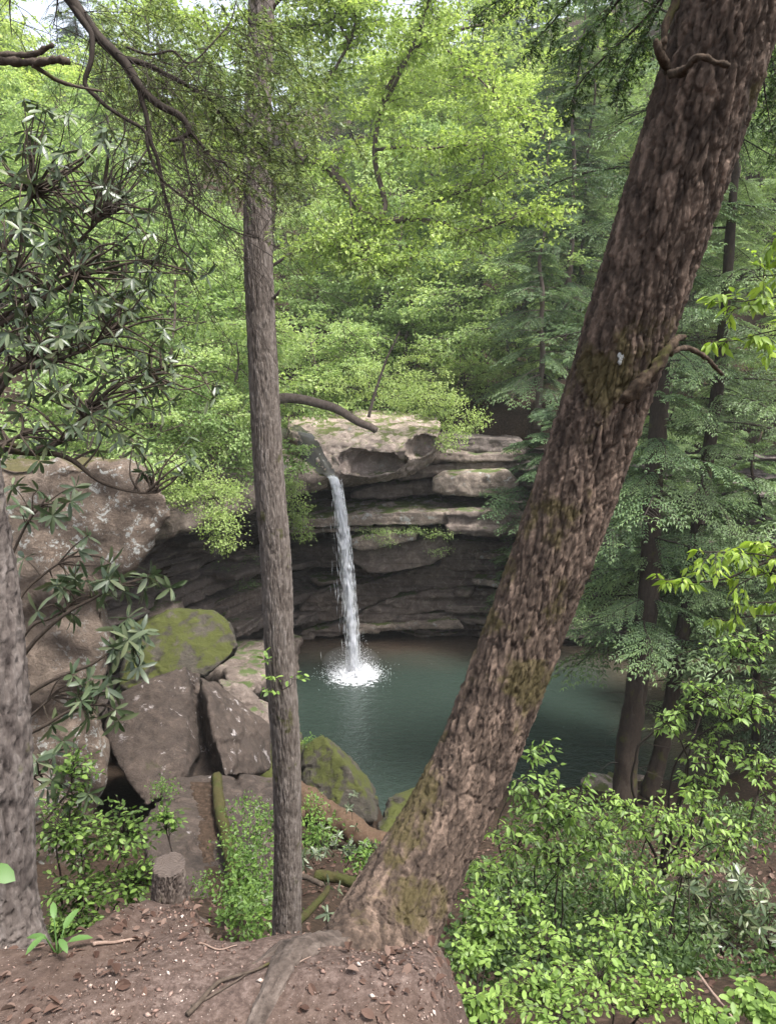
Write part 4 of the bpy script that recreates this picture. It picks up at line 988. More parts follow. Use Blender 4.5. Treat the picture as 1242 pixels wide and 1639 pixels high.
def broadleaf_mesh(seed, H=14.0, spread=4.5, n_limb=16, leaf=0.11, nleaf=20000, low=0.25, r0=0.14, flat=0.55, lean=(0, 0), twigs=7):
    """trunk, limbs, twigs; leaves hang in loose flat layers along the twigs"""
    r = np.random.default_rng(seed)
    tp = np.array([(lean[0] * k / 7 * H + 0.18 * r.normal() * (k > 0), lean[1] * k / 7 * H + 0.18 * r.normal() * (k > 0), H * 0.92 * k / 7) for k in range(8)])
    tp[0, 2] -= 0.8; tp = smooth_path(tp, 36)
    mw = MB(); mw.tube(tp, np.linspace(r0, 0.025, 36), 9)
    tips = []
    for k in range(n_limb):
        f = low + (0.97 - low) * (k + r.random()) / n_limb; b = tp[min(35, int(f * 35))]
        az = k * 2.4 + r.normal() * 0.6; ln = spread * (0.55 + 0.6 * math.sin(math.pi * min(1, (f - low) / (1 - low) * 0.8 + 0.2))) * r.uniform(0.6, 1.15)
        n = 9; p = [b]; d = np.array([math.cos(az), math.sin(az), r.uniform(0.15, 0.7)])
        for q_ in range(n):
            d = d + r.normal(size=3) * 0.16 + np.array([0, 0, -0.05]); d /= np.linalg.norm(d); p.append(p[-1] + d * ln / n)
        p = np.array(p); mw.tube(p, np.linspace(r0 * 0.38 * (1.1 - f) + 0.014, 0.007, n + 1), 6, 0.5, False)
        for a in range(2, n + 1):
            for _ in range(twigs // 3 if a < n else twigs):
                d2 = p[a] - p[a - 1]; d2 = d2 / np.linalg.norm(d2) + r.normal(size=3) * np.array([0.8, 0.8, 0.4]); d2 /= np.linalg.norm(d2)
                l2 = ln * r.uniform(0.15, 0.38); e = p[a] + d2 * l2 + np.array([0, 0, -0.12 * l2]); mid_ = (p[a] + e) / 2 + r.normal(size=3) * 0.05 * l2 + np.array([0, 0, 0.05 * l2])
                pp = np.array([p[a], mid_, e]); mw.tube(pp, np.array([0.009, 0.006, 0.002]), 3, 0.5, False); tips.append((p[a], mid_, e))
    tips = np.array(tips); k = nleaf
    w = np.linalg.norm(tips[:, 2] - tips[:, 0], axis=1); idx = r.choice(len(tips), k, p=w / w.sum())
    t_ = r.random((k, 1)) ** 0.7; A, B, C = tips[idx, 0], tips[idx, 1], tips[idx, 2]
    c = (1 - t_) ** 2 * A + 2 * t_ * (1 - t_) * B + t_ ** 2 * C
    sc = (leaf * 0.9 + 0.07 * w[idx])[:, None]
    q = c + r.normal(size=(k, 3)) * np.array([1, 1, flat * 0.5]) * sc
    d = (C - A) + r.normal(size=(k, 3)) * np.array([1, 1, 0.45]) * 0.8 * w[idx][:, None]; d[:, 2] -= 0.35 * w[idx]
    nn_ = np.array([0, 0, 1.]) + r.normal(size=(k, 3)) * 0.5
    L = leaf * r.uniform(0.6, 1.3, k)
    cl = fbm(q * 0.9, 2, seed)
    var = np.clip(0.5 + 0.35 * cl + r.normal(size=k) * 0.2, 0, 1)
    m = MB(); rhombs(q, d, nn_, L, L * r.uniform(0.55, 0.85, k), m, var)
    return mw.mesh('broadleaf_trunk'), m.mesh('broadleaf_crown', False)

def plant_tree(name, label, trunk_me, crown_me, mt_, mc_, loc, rz=0.0, sc=1.0, group=None, cat='tree'):
    t = thing(name, label, cat, loc, group); t.rotation_euler = (0, 0, rz); t.scale = (sc, sc, sc)
    for nm, me, mm in (('trunk', trunk_me, mt_), ('crown', crown_me, mc_)):
        o = bpy.data.objects.new(nm, me); COL.objects.link(o); o.parent = t
        if not me.materials: me.materials.append(mm)
        o.material_slots[0].link = 'OBJECT'; o.material_slots[0].material = mm
    return t

HT = [hem_branch_template(s, 1.0, 0.32, 0.05, 0.036, 0.075, 0.026) for s in (1, 2, 3)]
HEMS = [hemlock_mesh(301, 19, 84, 3.6, 0.10), hemlock_mesh(302, 15, 72, 3.2, 0.06), hemlock_mesh(303, 22, 88, 3.9, 0.16)]
BROADS = [broadleaf_mesh(311, 15, 4.6, 22, 0.20, 15000), broadleaf_mesh(312, 12, 4.0, 20, 0.18, 13000, 0.18), broadleaf_mesh(313, 18, 5.2, 24, 0.21, 17000, 0.3)]
SMALL = [broadleaf_mesh(321, 5.5, 2.6, 18, 0.125, 7500, 0.12, 0.06, 0.3), broadleaf_mesh(322, 4.2, 2.2, 16, 0.115, 5600, 0.10, 0.05, 0.3)]

def on_ground(px, Y, py=600):
    p = P(px, py, Y); return (p[0], Y, terr1(p[0], Y) - 0.05)

# the hillside behind the fall: trees one can tell apart only by kind
r_ = np.random.default_rng(5)
spots = []
for row, (Y, n_, jit) in enumerate([(44, 8, 2), (49, 10, 2), (55, 11, 2), (62, 12, 3), (70, 12, 3), (79, 13, 4), (90, 13, 4), (104, 13, 5)]):
    for k in range(n_):
        px = -140 + 1520 * (k + 0.5 + (row % 2) * 0.5 + r_.uniform(-0.35, 0.35)) / n_
        spots.append((px, Y + r_.uniform(-jit, jit)))
for k, (px, Y) in enumerate(spots):
    loc = on_ground(px, Y)
    if abs(loc[0] - float(creek_x(np.array(Y)))) < 2.2: continue
    hem = r_.random() < (0.6 if px > 780 else 0.2)
    zone = ('left of the slim trunk' if px < 380 else 'behind the slim trunk' if px < 480 else 'above the waterfall' if px < 640 else 'right of the waterfall' if px < 860 else 'behind the leaning trunk' if px < 1080 else 'right of the leaning trunk')
    where = ('low ' if Y < 54 else 'halfway up ' if Y < 72 else 'high ') + 'on the hillside ' + zone
    if Y < 48 and 430 < px < 720 : hem = False
    rz = r_.uniform(0, 6.28)
    if hem:
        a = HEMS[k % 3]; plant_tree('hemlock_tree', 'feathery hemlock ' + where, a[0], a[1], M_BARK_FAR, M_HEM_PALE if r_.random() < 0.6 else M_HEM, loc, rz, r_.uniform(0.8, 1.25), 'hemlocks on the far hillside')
    elif r_.random() < 0.55 or Y < 60:
        a = BROADS[k % 3]; plant_tree('broadleaf_tree', 'mint green tree ' + where, a[0], a[1], M_BARK_FAR, M_MINT, loc, rz, r_.uniform(0.75, 1.2), 'pale broadleaf trees on the far hillside')
    else:
        a = BROADS[k % 3]; plant_tree('broadleaf_tree', 'yellow green tree ' + where, a[0], a[1], M_BARK_FAR, M_MAPLE if r_.random() < 0.5 else M_FRESH, loc, rz, r_.uniform(0.8, 1.25), 'yellow green trees on the far hillside')

# undergrowth saplings on the slopes
r_ = np.random.default_rng(15); k = 0
while k < 100:
    Y = r_.uniform(41, 92); px = r_.uniform(-120, 1360); loc = on_ground(px, Y)
    if abs(loc[0] - float(creek_x(np.array(Y)))) < 1.8: continue
    side = 'left of the slim trunk' if px < 220 else 'beside the slim trunk' if px < 480 else 'above the waterfall' if px < 640 else 'right of the waterfall' if px < 860 else 'behind the leaning trunk' if px < 1100 else 'right of the leaning trunk'
    a = SMALL[k % 2]; plant_tree('undergrowth_sapling', 'small sapling ' + ('low' if Y < 55 else 'halfway up' if Y < 72 else 'high') + ' on the far hillside ' + side, a[0], a[1], M_BARK_FAR, (M_MINT, M_FRESH, M_MINT, M_HEM_PALE)[k % 4], loc, r_.uniform(0, 6.28), r_.uniform(0.7, 1.5), 'undergrowth saplings on the far hillside'); k += 1

# small layered maples on the plateau round the lip
sm = [(500, 40.5, 1.15, 0, 'mint green sapling spreading over the cap rock beside the slim trunk'), (600, 42.5, 1.35, 1, 'mint green sapling in the hollow behind the cap rock'),
      (560, 46, 1.3, 0, 'bright sapling growing upstream of the waterfall lip'), (690, 41, 0.95, 1, 'bright sapling drooping over the right end of the cap rock'), (735, 39.5, 0.8, 0, 'low bright sapling above the dark rock layers'),
      (650, 47, 1.6, 0, 'tall sapling with flat layered leaves before the leaf covered bank'), (745, 45, 1.2, 1, 'sapling on the leaf covered bank behind the cliff')]
for k, (px, Y, sc, w, lab) in enumerate(sm):
    a = SMALL[w]; plant_tree('maple_sapling', lab, a[0], a[1], M_BARK_FAR, M_FRESH if k in (3, 4) else M_MINT, on_ground(px, Y), k * 1.3, sc, 'saplings round the lip')
ss = [(250, 26, 1.0, 0, 'leafy sapling on top of the cave roof nearest the lichen rock'), (330, 28, 1.1, 1, 'leafy sapling on the cave roof left of the slim trunk'), (385, 31, 1.1, 0, 'leafy sapling on the cave roof half behind the slim trunk'), (290, 34, 1.6, 0, 'taller sapling standing back on the cave roof'),
      (150, 22, 1.1, 1, 'sapling behind the rhododendron above the lichen rock'), (60, 24, 1.4, 0, 'sapling at the far left above the lichen rock'), (360, 38, 1.5, 1, 'sapling by the stream above the cave'), (200, 36, 1.8, 0, 'tall sapling behind the cave roof')]
for k, (px, Y, sc, w, lab) in enumerate(ss):
    p = P(px, 700, Y); a = SMALL[w]; plant_tree('maple_sapling', lab, a[0], a[1], M_BARK_FAR, M_MINT, (p[0], Y, max(terr1(p[0], Y), -3.4)), k * 1.7, sc, 'saplings above the cave')

# the yellow green maple that stands on the cave roof behind the slim trunk
yb = P(432, 720, 28.6); yb[2] = -3.3
yt = thing('yellow_green_maple', 'yellow green maple whose crooked limbs reach out from behind the slim trunk', 'tree', tuple(yb))
limbs = [
    ([(430, 730, 28.6), (436, 600, 28.6), (428, 450, 28.6), (434, 300, 28.6), (425, 150, 28.6), (430, 0, 28.6), (428, -150, 28.6)], 0.26, 0.12),
    ([(436, 640, 28.6), (465, 637, 28.5), (505, 644, 28.3), (545, 660, 28.1), (575, 680, 28.0), (603, 690, 28.0)], 0.20, 0.13),
    ([(434, 262, 28.6), (470, 256, 28.4), (512, 264, 28.2), (535, 280, 28), (560, 310, 28), (578, 338, 28), (605, 352, 28), (650, 350, 28)], 0.17, 0.12),
    ([(605, 352, 28), (616, 325, 28.2), (600, 250, 28.5), (612, 170, 28.7), (650, 95, 29), (690, 60, 29), (760, 45, 29.2), (830, 15, 29.5)], 0.11, 0.04),
    ([(650, 350, 28), (700, 356, 27.8), (750, 372, 27.6), (820, 352, 27.4), (880, 335, 27.3)], 0.09, 0.03),
    ([(610, 175, 28.7), (640, 120, 28.2), (665, 60, 28), (690, 0, 27.8), (720, -60, 27.6)], 0.07, 0.04),
    ([(600, 240, 28.5), (640, 236, 28), (690, 238, 27.6), (750, 230, 27.3), (800, 224, 27)], 0.06, 0.02),
    ([(430, 60, 28.6), (480, 40, 28.3), (530, 30, 28), (580, -20, 27.8)], 0.08, 0.03),
    ([(434, 200, 28.6), (480, 160, 28.2), (530, 120, 28), (560, 60, 27.8), (575, 0, 27.5)], 0.09, 0.03),
    ([(560, 310, 28), (570, 380, 27.5), (610, 420, 27.2), (670, 410, 27)], 0.05, 0.02),
    ([(650, 350, 28), (700, 320, 28), (760, 300, 28), (820, 270, 28)], 0.06, 0.02),
    ([(590, 668, 28.1), (600, 630, 28.2), (616, 580, 28.4), (640, 530, 28.6)], 0.06, 0.03),
    ([(560, 70, 27.8), (520, 0, 27.6), (480, -60, 27.6)], 0.05, 0.02), ([(690, 60, 29), (740, 100, 28.6), (790, 150, 28.4), (830, 190, 28.2)], 0.04, 0.015),
    ([(428, 430, 28.6), (480, 400, 28), (540, 390, 27.6), (600, 395, 27.3)], 0.06, 0.02),
    ([(428, 100, 28.6), (360, 60, 28.2), (300, 30, 28), (220, 20, 28)], 0.07, 0.02), ([(430, 280, 28.6), (380, 250, 28.2), (310, 230, 28), (240, 250, 27.8)], 0.06, 0.02)]
anch = []
for k, (px, r0, r1) in enumerate(limbs):
    p = smooth_path(PA(px), 30); p = p + 0.10 * np.c_[vnoise(p * 1.1, 400 + k), vnoise(p * 1.1, 430 + k), vnoise(p * 1.1, 460 + k)] * np.linspace(0, 1, 30)[:, None]
    m = MB(); m.tube(p, np.linspace(r0, r1, 30), 9); part_of(m.build('trunk' if k == 0 else 'limb', M_BARK_FAR), yt)
    if k in (1, 11): continue
    anch.append((p, 1.0 if k else 0.25))
mw = MB(); tips = []
r_ = np.random.default_rng(77)
for p, wgt in anch:
    for _ in range(int(46 * wgt)):
        a = r_.integers(8, 30); d = r_.normal(size=3) * np.array([1, 1, 0.42]); d /= np.linalg.norm(d); l = r_.uniform(0.6, 1.7)
        e = p[a] + d * l + np.array([0, 0, -0.1]); mid_ = (p[a] + e) / 2 + np.array([0, 0, 0.1])
        mw.tube(np.array([p[a], mid_, e]), np.array([0.016, 0.010, 0.004]), 4, 0.5, False); tips.append((p[a], mid_, e))
        for _ in range(3):
            d2 = d + r_.normal(size=3) * np.array([.8, .8, .3]); d2 /= np.linalg.norm(d2); l2 = l * r_.uniform(0.25, 0.5); b_ = mid_ if r_.random() < .5 else e
            e2 = b_ + d2 * l2; mw.tube(np.array([b_, (b_ + e2) / 2, e2]), np.array([0.007, 0.005, 0.002]), 3, 0.5, False); tips.append((b_, (b_ + e2) / 2, e2))
part_of(mw.build('twigs', M_BARK_FAR), yt)['kind'] = 'stuff'
tips = np.array(tips); k = 26000
w = np.linalg.norm(tips[:, 2] - tips[:, 0], axis=1); idx = r_.choice(len(tips), k, p=w / w.sum()); t_ = r_.random((k, 1))
c = tips[idx, 0] * (1 - t_) + tips[idx, 2] * t_ + r_.normal(size=(k, 3)) * np.array([0.17, 0.17, 0.07])
d = (tips[idx, 2] - tips[idx, 0]) + r_.normal(size=(k, 3)) * 0.7; d[:, 2] -= 0.3
L = 0.16 * r_.uniform(0.5, 1.25, k)
m = MB(); rhombs(c, d, np.array([0, 0, 1.]) + r_.normal(size=(k, 3)) * 0.5, L, L * 0.8, m, np.clip(0.55 + 0.3 * fbm(c * 0.7, 2, 9) + r_.normal(size=k) * 0.2, 0, 1))
part_of(m.build('crown', M_MAPLE, smooth=False), yt)['kind'] = 'stuff'

# hemlocks on the cliff top and on the bank at the right
near_h = [
    ('drooping hemlock whose boughs hang over the right end of the cliff', (862, 36.5), 12.5, 60, 3.4, 0.02, 0.17, 501, (-0.04, -0.06), M_HEM),
    ('tall hemlock behind the cliff top beside the leaning trunk', (905, 41), 19, 80, 4.2, 0.06, 0.22, 502, (0, 0), M_HEM),
    ('grey trunked hemlock rising behind the cap rock', (768, 47), 21, 66, 3.8, 0.3, 0.28, 503, (0, 0), M_HEM_PALE),
    ('pale hemlock on the bank right of the leaning trunk', (1185, 27), 12, 62, 3.4, 0.05, 0.16, 504, (0, 0), M_HEM_PALE),
    ('hemlock at the far right border of the bank', (1330, 25), 15, 62, 3.8, 0.08, 0.17, 505, (0, 0), M_HEM),
    ('hemlock on the slope right of the leaning trunk top', (1150, 40), 20, 76, 4.2, 0.04, 0.2, 507, (0, 0), M_HEM_PALE),
    ('hemlock crowding the upper right border', (1270, 36), 19, 70, 4.2, 0.04, 0.2, 508, (0, 0), M_HEM_PALE),
    ('hemlock on the right bank behind the twin hemlocks', (1075, 33.5), 14, 66, 3.3, 0.03, 0.17, 506, (0, 0), M_HEM_PALE)]
for lab, (px, Y), H, nb, Lm, low, r0, sd_, lean, mc in near_h:
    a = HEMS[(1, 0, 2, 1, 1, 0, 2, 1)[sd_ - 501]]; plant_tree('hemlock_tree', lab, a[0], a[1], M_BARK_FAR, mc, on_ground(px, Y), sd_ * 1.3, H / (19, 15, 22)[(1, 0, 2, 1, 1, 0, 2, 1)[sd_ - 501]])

# twin hemlocks at the near shore
def twin(lab, px, radii, boughs, seed, mc):
    p = smooth_path(PA(px), 120); t = thing('hemlock_tree', lab, 'tree', tuple(p[0]), None)
    m = MB(); m.tube(p, np.interp(np.linspace(0, 1, 120), np.linspace(0, 1, len(radii)), radii) * (1 + 0.06 * vnoise(p * 6, seed)), 30); V = m.v[0]; ax_ = np.vstack([np.repeat(p, 30, 0), p[-1:], p[:1]]); m.v[0] = ax_ + (V - ax_) * (1 + 0.2 * fbm(V * np.array([9, 9, 2.2]), 4, seed + 3))[:, None]
    part_of(m.build('trunk', M_BARK_DARK), t)
    r = np.random.default_rng(seed); m = MB(); mw = MB(); sp = []
    for f, az, pt, ln in boughs: sp.append((p[min(119, int(f * 119))], az, pt, ln))
    place_boughs(m, mw, sp, HTF, seed)
    for k in range(34):
        f = r.uniform(0.08, 0.75); b = p[int(f * 119)]; az = r.uniform(0, 6.28); ln = r.uniform(0.5, 1.9); n = 8; pp = [b]; dd = np.array([math.cos(az), math.sin(az), r.uniform(-.3, .25)])
        for q_ in range(n):
            dd = dd + r.normal(size=3) * .16 + np.array([0, 0, -.05]); dd /= np.linalg.norm(dd); pp.append(pp[-1] + dd * ln / n)
            if q_ > 2:
                d3 = dd + r.normal(size=3) * .7; e = pp[-1] + d3 * ln * .22; mw.tube(np.array([pp[-1], (pp[-1] + e) / 2 + r.normal(size=3) * .02, e]), [0.006, 0.004, 0.002], 3, .5, False)
        mw.tube(np.array(pp), np.linspace(0.018, 0.003, n + 1), 5, 0.5, False)
    part_of(mw.build('branches', M_TWIG), t)['kind'] = 'stuff'
    part_of(m.build('crown', mc, smooth=False), t)['kind'] = 'stuff'
    return t
M_BARK_DARK = bark_mat('bark_dark_hemlock', (0.018, 0.013, 0.010), (0.037, 0.027, 0.020), (0.060, 0.047, 0.036), moss=0.3, lichen=0.15, scale=0.8)
r_ = np.random.default_rng(61)
def bough_set(n, f0, f1, l0, l1): return [(f0 + (f1 - f0) * (k + r_.random()) / n, k * 2.4 + r_.normal() * .4, r_.normal() * 0.12 + 0.02, r_.uniform(l0, l1)) for k in range(n)]
twin('nearer dark trunk of the twin hemlocks rising from the pool shore', [(998, 1285, 19.6), (1004, 1200, 19.8), (1020, 1090, 19.9), (1038, 950, 20), (1044, 800, 20), (1054, 650, 20), (1064, 480, 20), (1074, 300, 20), (1082, 100, 20), (1090, -100, 20)], [0.34, 0.30, 0.29, 0.27, 0.24, 0.22, 0.2, 0.17, 0.14, 0.1],
     [(0.30, 3.0, 0.05, 2.2), (0.27, 2.2, 0.0, 1.8), (0.31, 4.4, 0.0, 2.4), (0.33, 5.4, 0.0, 2.2)] + bough_set(58, 0.28, 0.98, 1.7, 3.2), 601, M_HEM)
twin('farther leaning dark trunk of the twin hemlocks rising from the pool shore', [(1036, 1275, 20.2), (1058, 1200, 20.3), (1082, 1070, 20.4), (1104, 930, 20.5), (1122, 800, 20.5), (1140, 680, 20.5), (1150, 600, 20.5), (1162, 460, 20.5), (1176, 250, 20.5), (1185, 0, 20.5)], [0.25, 0.22, 0.2, 0.19, 0.17, 0.16, 0.15, 0.13, 0.1, 0.07],
     [(0.36, 0.3, 0.05, 2.0), (0.38, 5.3, 0.0, 2.0)] + bough_set(50, 0.32, 0.98, 1.5, 2.8), 602, M_HEM_PALE)
# ------------------------------------------------------------------ near plants, leaf by leaf
def leaf_mesh(name, w, rows=(0.22, 0.5, 0.78), prof=(0.72, 1.0, 0.7), curl=0.12, chan=0.25, mat=None):
    """one leaf of length 1 along +x, width w, up +z: midrib with two halves, tip curling down"""
    V = [(0, 0, 0)]; T = []; Q = []
    for x, p in zip(rows, prof):
        z = -curl * x * x
        V += [(x, w / 2 * p, z + chan * w / 2 * p), (x, 0, z), (x, -w / 2 * p, z + chan * w / 2 * p)]
    V.append((1, 0, -curl)); n = len(rows); tip = len(V) - 1
    T += [(0, 2, 1), (0, 3, 2)]
    for k in range(n - 1):
        a = 1 + 3 * k; Q += [(a, a + 1, a + 4, a + 3), (a + 1, a + 2, a + 5, a + 4)]
    a = 1 + 3 * (n - 1); T += [(a, a + 1, tip), (a + 1, a + 2, tip)]
    m = MB(); m.add(V, Q, T, 0.5); me = m.mesh(name); me.materials.append(mat)
    return me, np.array(V, float), np.array(Q), np.array(T)

M_RHODO = leaf_mat('rhododendron_leaf', [(0.043, 0.066, 0.030), (0.076, 0.106, 0.051), (0.145, 0.166, 0.085)], 0.15, 0.36, 0.5, objvar=0.9)
M_RHODO_DULL = leaf_mat('rhododendron_leaf_dull', [(0.057, 0.078, 0.047), (0.095, 0.122, 0.072), (0.152, 0.173, 0.103)], 0.15, 0.4, 0.45, objvar=0.9)
M_SPRIG = leaf_mat('leaves_bright', [(0.068, 0.116, 0.028), (0.188, 0.296, 0.070), (0.277, 0.398, 0.100)], 0.5, 0.45, objvar=0.9)
M_SPRIG2 = leaf_mat('leaves_bright_yellow', [(0.080, 0.131, 0.018), (0.227, 0.338, 0.046), (0.334, 0.435, 0.070)], 0.5, 0.45, objvar=0.9)
L_RHODO = leaf_mesh('rhododendron_leaf', 0.25, (0.2, 0.5, 0.8), (0.65, 1.0, 0.8), 0.16, 0.2, M_RHODO)
L_RHODO_D = leaf_mesh('rhododendron_leaf_dull', 0.25, (0.2, 0.5, 0.8), (0.65, 1.0, 0.8), 0.2, 0.25, M_RHODO_DULL)
L_POINT = leaf_mesh('pointed_leaf', 0.42, (0.2, 0.42, 0.72), (0.8, 1.0, 0.55), 0.22, 0.3, M_SPRIG)
L_POINTY = leaf_mesh('pointed_leaf_yellow', 0.40, (0.2, 0.42, 0.72), (0.8, 1.0, 0.55), 0.22, 0.3, M_SPRIG2)
L_OVAL = leaf_mesh('oval_leaf', 0.52, (0.18, 0.48, 0.8), (0.75, 1.0, 0.72), 0.12, 0.2, M_SPRIG)

def leaf_frames(q, d, up):
    d = d / (np.linalg.norm(d, axis=1, keepdims=True) + 1e-9)
    s = np.cross(up, d); s /= np.linalg.norm(s, axis=1, keepdims=True) + 1e-9
    return np.stack([d, s, np.cross(d, s)], 2)                       # columns x, y, z

def leafy(t, tmpl, q, d, up, L, maxn=300, seed=0):
    """leaves of plant t: the largest in view as objects of their own, the rest as one mass"""
    me, V, Q, T = tmpl; A = leaf_frames(q, d, up)
    px = to_px(q); inside = (px[:, 0] > -30) & (px[:, 0] < 1272) & (px[:, 1] > -30) & (px[:, 1] < 1669) & (px[:, 2] > 0.3)
    size = np.where(inside, L * F_PX / px[:, 2], 0)
    order = np.argsort(-(size + 1e-3 * np.random.default_rng(seed).random(len(q)))); big = order[:maxn]; rest = order[maxn:]
    loc = np.array(t.location)
    for k in big:
        o = bpy.data.objects.new('leaf', me); COL.objects.link(o); o.parent = t
        M4 = Matrix.Identity(4)
        for a in range(3):
            for b in range(3): M4[a][b] = A[k, a, b] * L[k]
            M4[a][3] = q[k, a] - loc[a]
        o.matrix_basis = M4
    if len(rest):
        W = q[rest, None] + np.einsum('kab,vb->kva', A[rest], V) * L[rest][:, None, None]
        o_ = np.arange(len(rest))[:, None, None] * len(V); m = MB()
        var = np.repeat(np.random.default_rng(seed + 1).random(len(rest)), len(V))
        m.add(W.reshape(-1, 3), (Q[None] + o_).reshape(-1, 4), (T[None] + o_).reshape(-1, 3), var)
        part_of(m.build('foliage', me.materials[0]), t)['kind'] = 'stuff'

def shrub(name, label, cat, base, blobs, tmpl, leaf, nleaf, seed, stem_r=0.010, whorl=0, droop=0.35, twig_gap=0.05, mstem=None, group=None, stems=None, flat=0.5, ntw=None, maxn=300):
    """blobs: (cx, cy, rx, ry, Y, weight) in photo pixels at distance Y; stems grow from base to each, twigs fill them, leaves ride the twigs"""
    r = np.random.default_rng(seed); base = np.asarray(base, float)
    t = thing(name, label, cat, tuple(base), group); mw = MB(); tw = []
    tot = sum(b[5] for b in blobs)
    for k, (cx, cyy, rx, ry, Y, wt) in enumerate(blobs):
        C = P(cx, cyy, Y); sx = 1.35 * rx * Y / F_PX; sz = 1.3 * ry * Y / F_PX
        st = stems[k] if stems else None
        if st is not None: p = smooth_path(PA(st), 26)
        else:
            mid_ = (base + C) / 2 + r.normal(size=3) * 0.12 * np.linalg.norm(C - base) + np.array([0, 0, 0.12 * np.linalg.norm(C - base)])
            p = smooth_path(np.array([base, mid_, C]), 26)
        p = p + 0.02 * np.c_[vnoise(p * 5, seed), vnoise(p * 5, seed + 1), vnoise(p * 5, seed + 2)]
        mw.tube(p, np.linspace(stem_r, stem_r * 0.35, 26), 6)
        n = ntw[k] if ntw else max(4, int(wt / tot * nleaf / 8))
        for _ in range(n):
            u = r.normal(size=3); u *= r.random() ** 0.33 / np.linalg.norm(u)
            E = C + u * np.array([sx, 0.7 * max(sx, sz), sz])
            dist = np.linalg.norm(p - E, axis=1) + 0.15 * np.linalg.norm(base - C) * np.linspace(1, 0, 26) ; a = min(25, max(4, int(np.argmin(dist)) - r.integers(0, 4)))
            B = p[a]; md = (B + E) / 2 + r.normal(size=3) * 0.10 * np.linalg.norm(E - B) + np.array([0, 0, 0.08 * np.linalg.norm(E - B)])
            pp = smooth_path(np.array([B, md, E]), 9); mw.tube(pp, np.linspace(stem_r * 0.4, stem_r * 0.13, 9), 4, 0.5, False); tw.append(pp)
    q, d, up, L = [], [], [], []
    if whorl:
        for pp in tw:
            ax = pp[-1] - pp[-2]; ax /= np.linalg.norm(ax); ax = ax + np.array([0, -0.15, 0.35]); ax /= np.linalg.norm(ax)
            s = np.cross(ax, r.normal(size=3)); s /= np.linalg.norm(s); s2 = np.cross(ax, s); n = r.integers(whorl - 2, whorl + 3); ph = r.uniform(0, 6.28)
            for j in range(n):
                an = ph + j * 2.4; rad = s * math.cos(an) + s2 * math.sin(an)
                dd = rad + ax * r.uniform(-0.2, 0.8) + r.normal(size=3) * 0.2 + np.array([0, 0, -droop * r.uniform(0.3, 1.3)])
                q.append(pp[-1] - ax * r.uniform(0, 0.02)); d.append(dd); up.append(ax + r.normal(size=3) * 0.4); L.append(leaf * r.uniform(0.7, 1.2))
    else:
        per = max(2, int(nleaf / max(1, len(tw))))
        for pp in tw:
            ln = np.linalg.norm(np.diff(pp, axis=0), axis=1).sum()
            for j in range(per):
                f = 0.25 + 0.75 * (j + 0.5 * r.random()) / per; x = f * 7.999; a = int(x); pt = pp[a] + (pp[a + 1] - pp[a]) * (x - a); tg = pp[a + 1] - pp[a]; tg /= np.linalg.norm(tg)
                sd = np.cross(tg, [0, 0, 1.]); sd /= np.linalg.norm(sd) + 1e-9; sg = 1 if j % 2 else -1
                dd = tg * r.uniform(0.2, 0.8) + sd * sg * r.uniform(0.5, 1) + r.normal(size=3) * 0.25 + np.array([0, 0, -droop * r.uniform(0.2, 1.6)])
                if j == per - 1: dd = tg + np.array([0, 0, -droop])
                q.append(pt + sd * sg * 0.006); d.append(dd); up.append(np.array([0, -0.1, 1.0]) + r.normal(size=3) * flat); L.append(leaf * r.uniform(0.45, 1.3) * (0.75 + 0.3 * math.sin(f * 3.14)))
    part_of(mw.build('stems', mstem or M_TWIG), t)
    leafy(t, tmpl, np.array(q), np.array(d), np.array(up), np.array(L), maxn, seed)
    return t

# ---- rhododendron thicket at the left
rb = P(-190, 1250, 4.6)
shrub('rhododendron', 'tall dark rhododendron filling the left border below the bare hemlock boughs', 'shrub', P(-170, 1000, 4.9),
      [(60, 300, 110, 110, 4.9, 3), (170, 330, 110, 90, 5.0, 2.2), (110, 430, 140, 70, 4.9, 3), (250, 420, 70, 60, 5.0, 1), (30, 430, 60, 90, 4.6, 1.5)], L_RHODO, 0.085, 560, 701, 0.020, 7, 0.6, ntw=[52, 38, 44, 16, 22], mstem=M_WOOD,
      stems=[[(-170, 1000, 4.9), (-60, 560, 4.8), (30, 360, 4.9), (60, 300, 4.9)], [(-170, 1000, 4.9), (-40, 640, 4.9), (90, 440, 5), (170, 330, 5)], [(-100, 640, 4.9), (0, 510, 4.9), (60, 460, 4.9), (130, 430, 4.9)], [(0, 520, 4.9), (110, 450, 5), (180, 430, 5), (250, 415, 5)], [(-100, 640, 4.8), (-30, 540, 4.6), (0, 470, 4.6), (30, 430, 4.6)]])
shrub('rhododendron', 'rhododendron with arching bare stems above the lichen covered rock', 'shrub', P(-170, 1010, 4.6),
      [(70, 560, 110, 70, 4.7, 3), (190, 520, 110, 60, 4.9, 2), (150, 640, 120, 60, 4.7, 3), (260, 600, 70, 60, 5, 1.5), (230, 720, 80, 40, 4.8, 1.5), (40, 700, 60, 50, 4.5, 1.2)], L_RHODO, 0.085, 480, 702, 0.022, 7, 0.6, ntw=[36, 30, 32, 20, 15, 16], mstem=M_WOOD,
      stems=[[(-170, 1010, 4.6), (-80, 760, 4.6), (0, 610, 4.7), (70, 560, 4.7)], [(-80, 760, 4.6), (20, 600, 4.8), (90, 580, 4.8), (190, 520, 4.9)], [(-120, 720, 4.6), (0, 705, 4.6), (80, 720, 4.6), (150, 650, 4.7)], [(60, 720, 4.6), (130, 690, 4.8), (180, 620, 4.9), (260, 590, 5)], [(-20, 715, 4.6), (100, 730, 4.7), (170, 775, 4.7), (250, 790, 4.8)], [(-120, 800, 4.5), (-40, 740, 4.5), (0, 710, 4.5), (40, 690, 4.5)]])
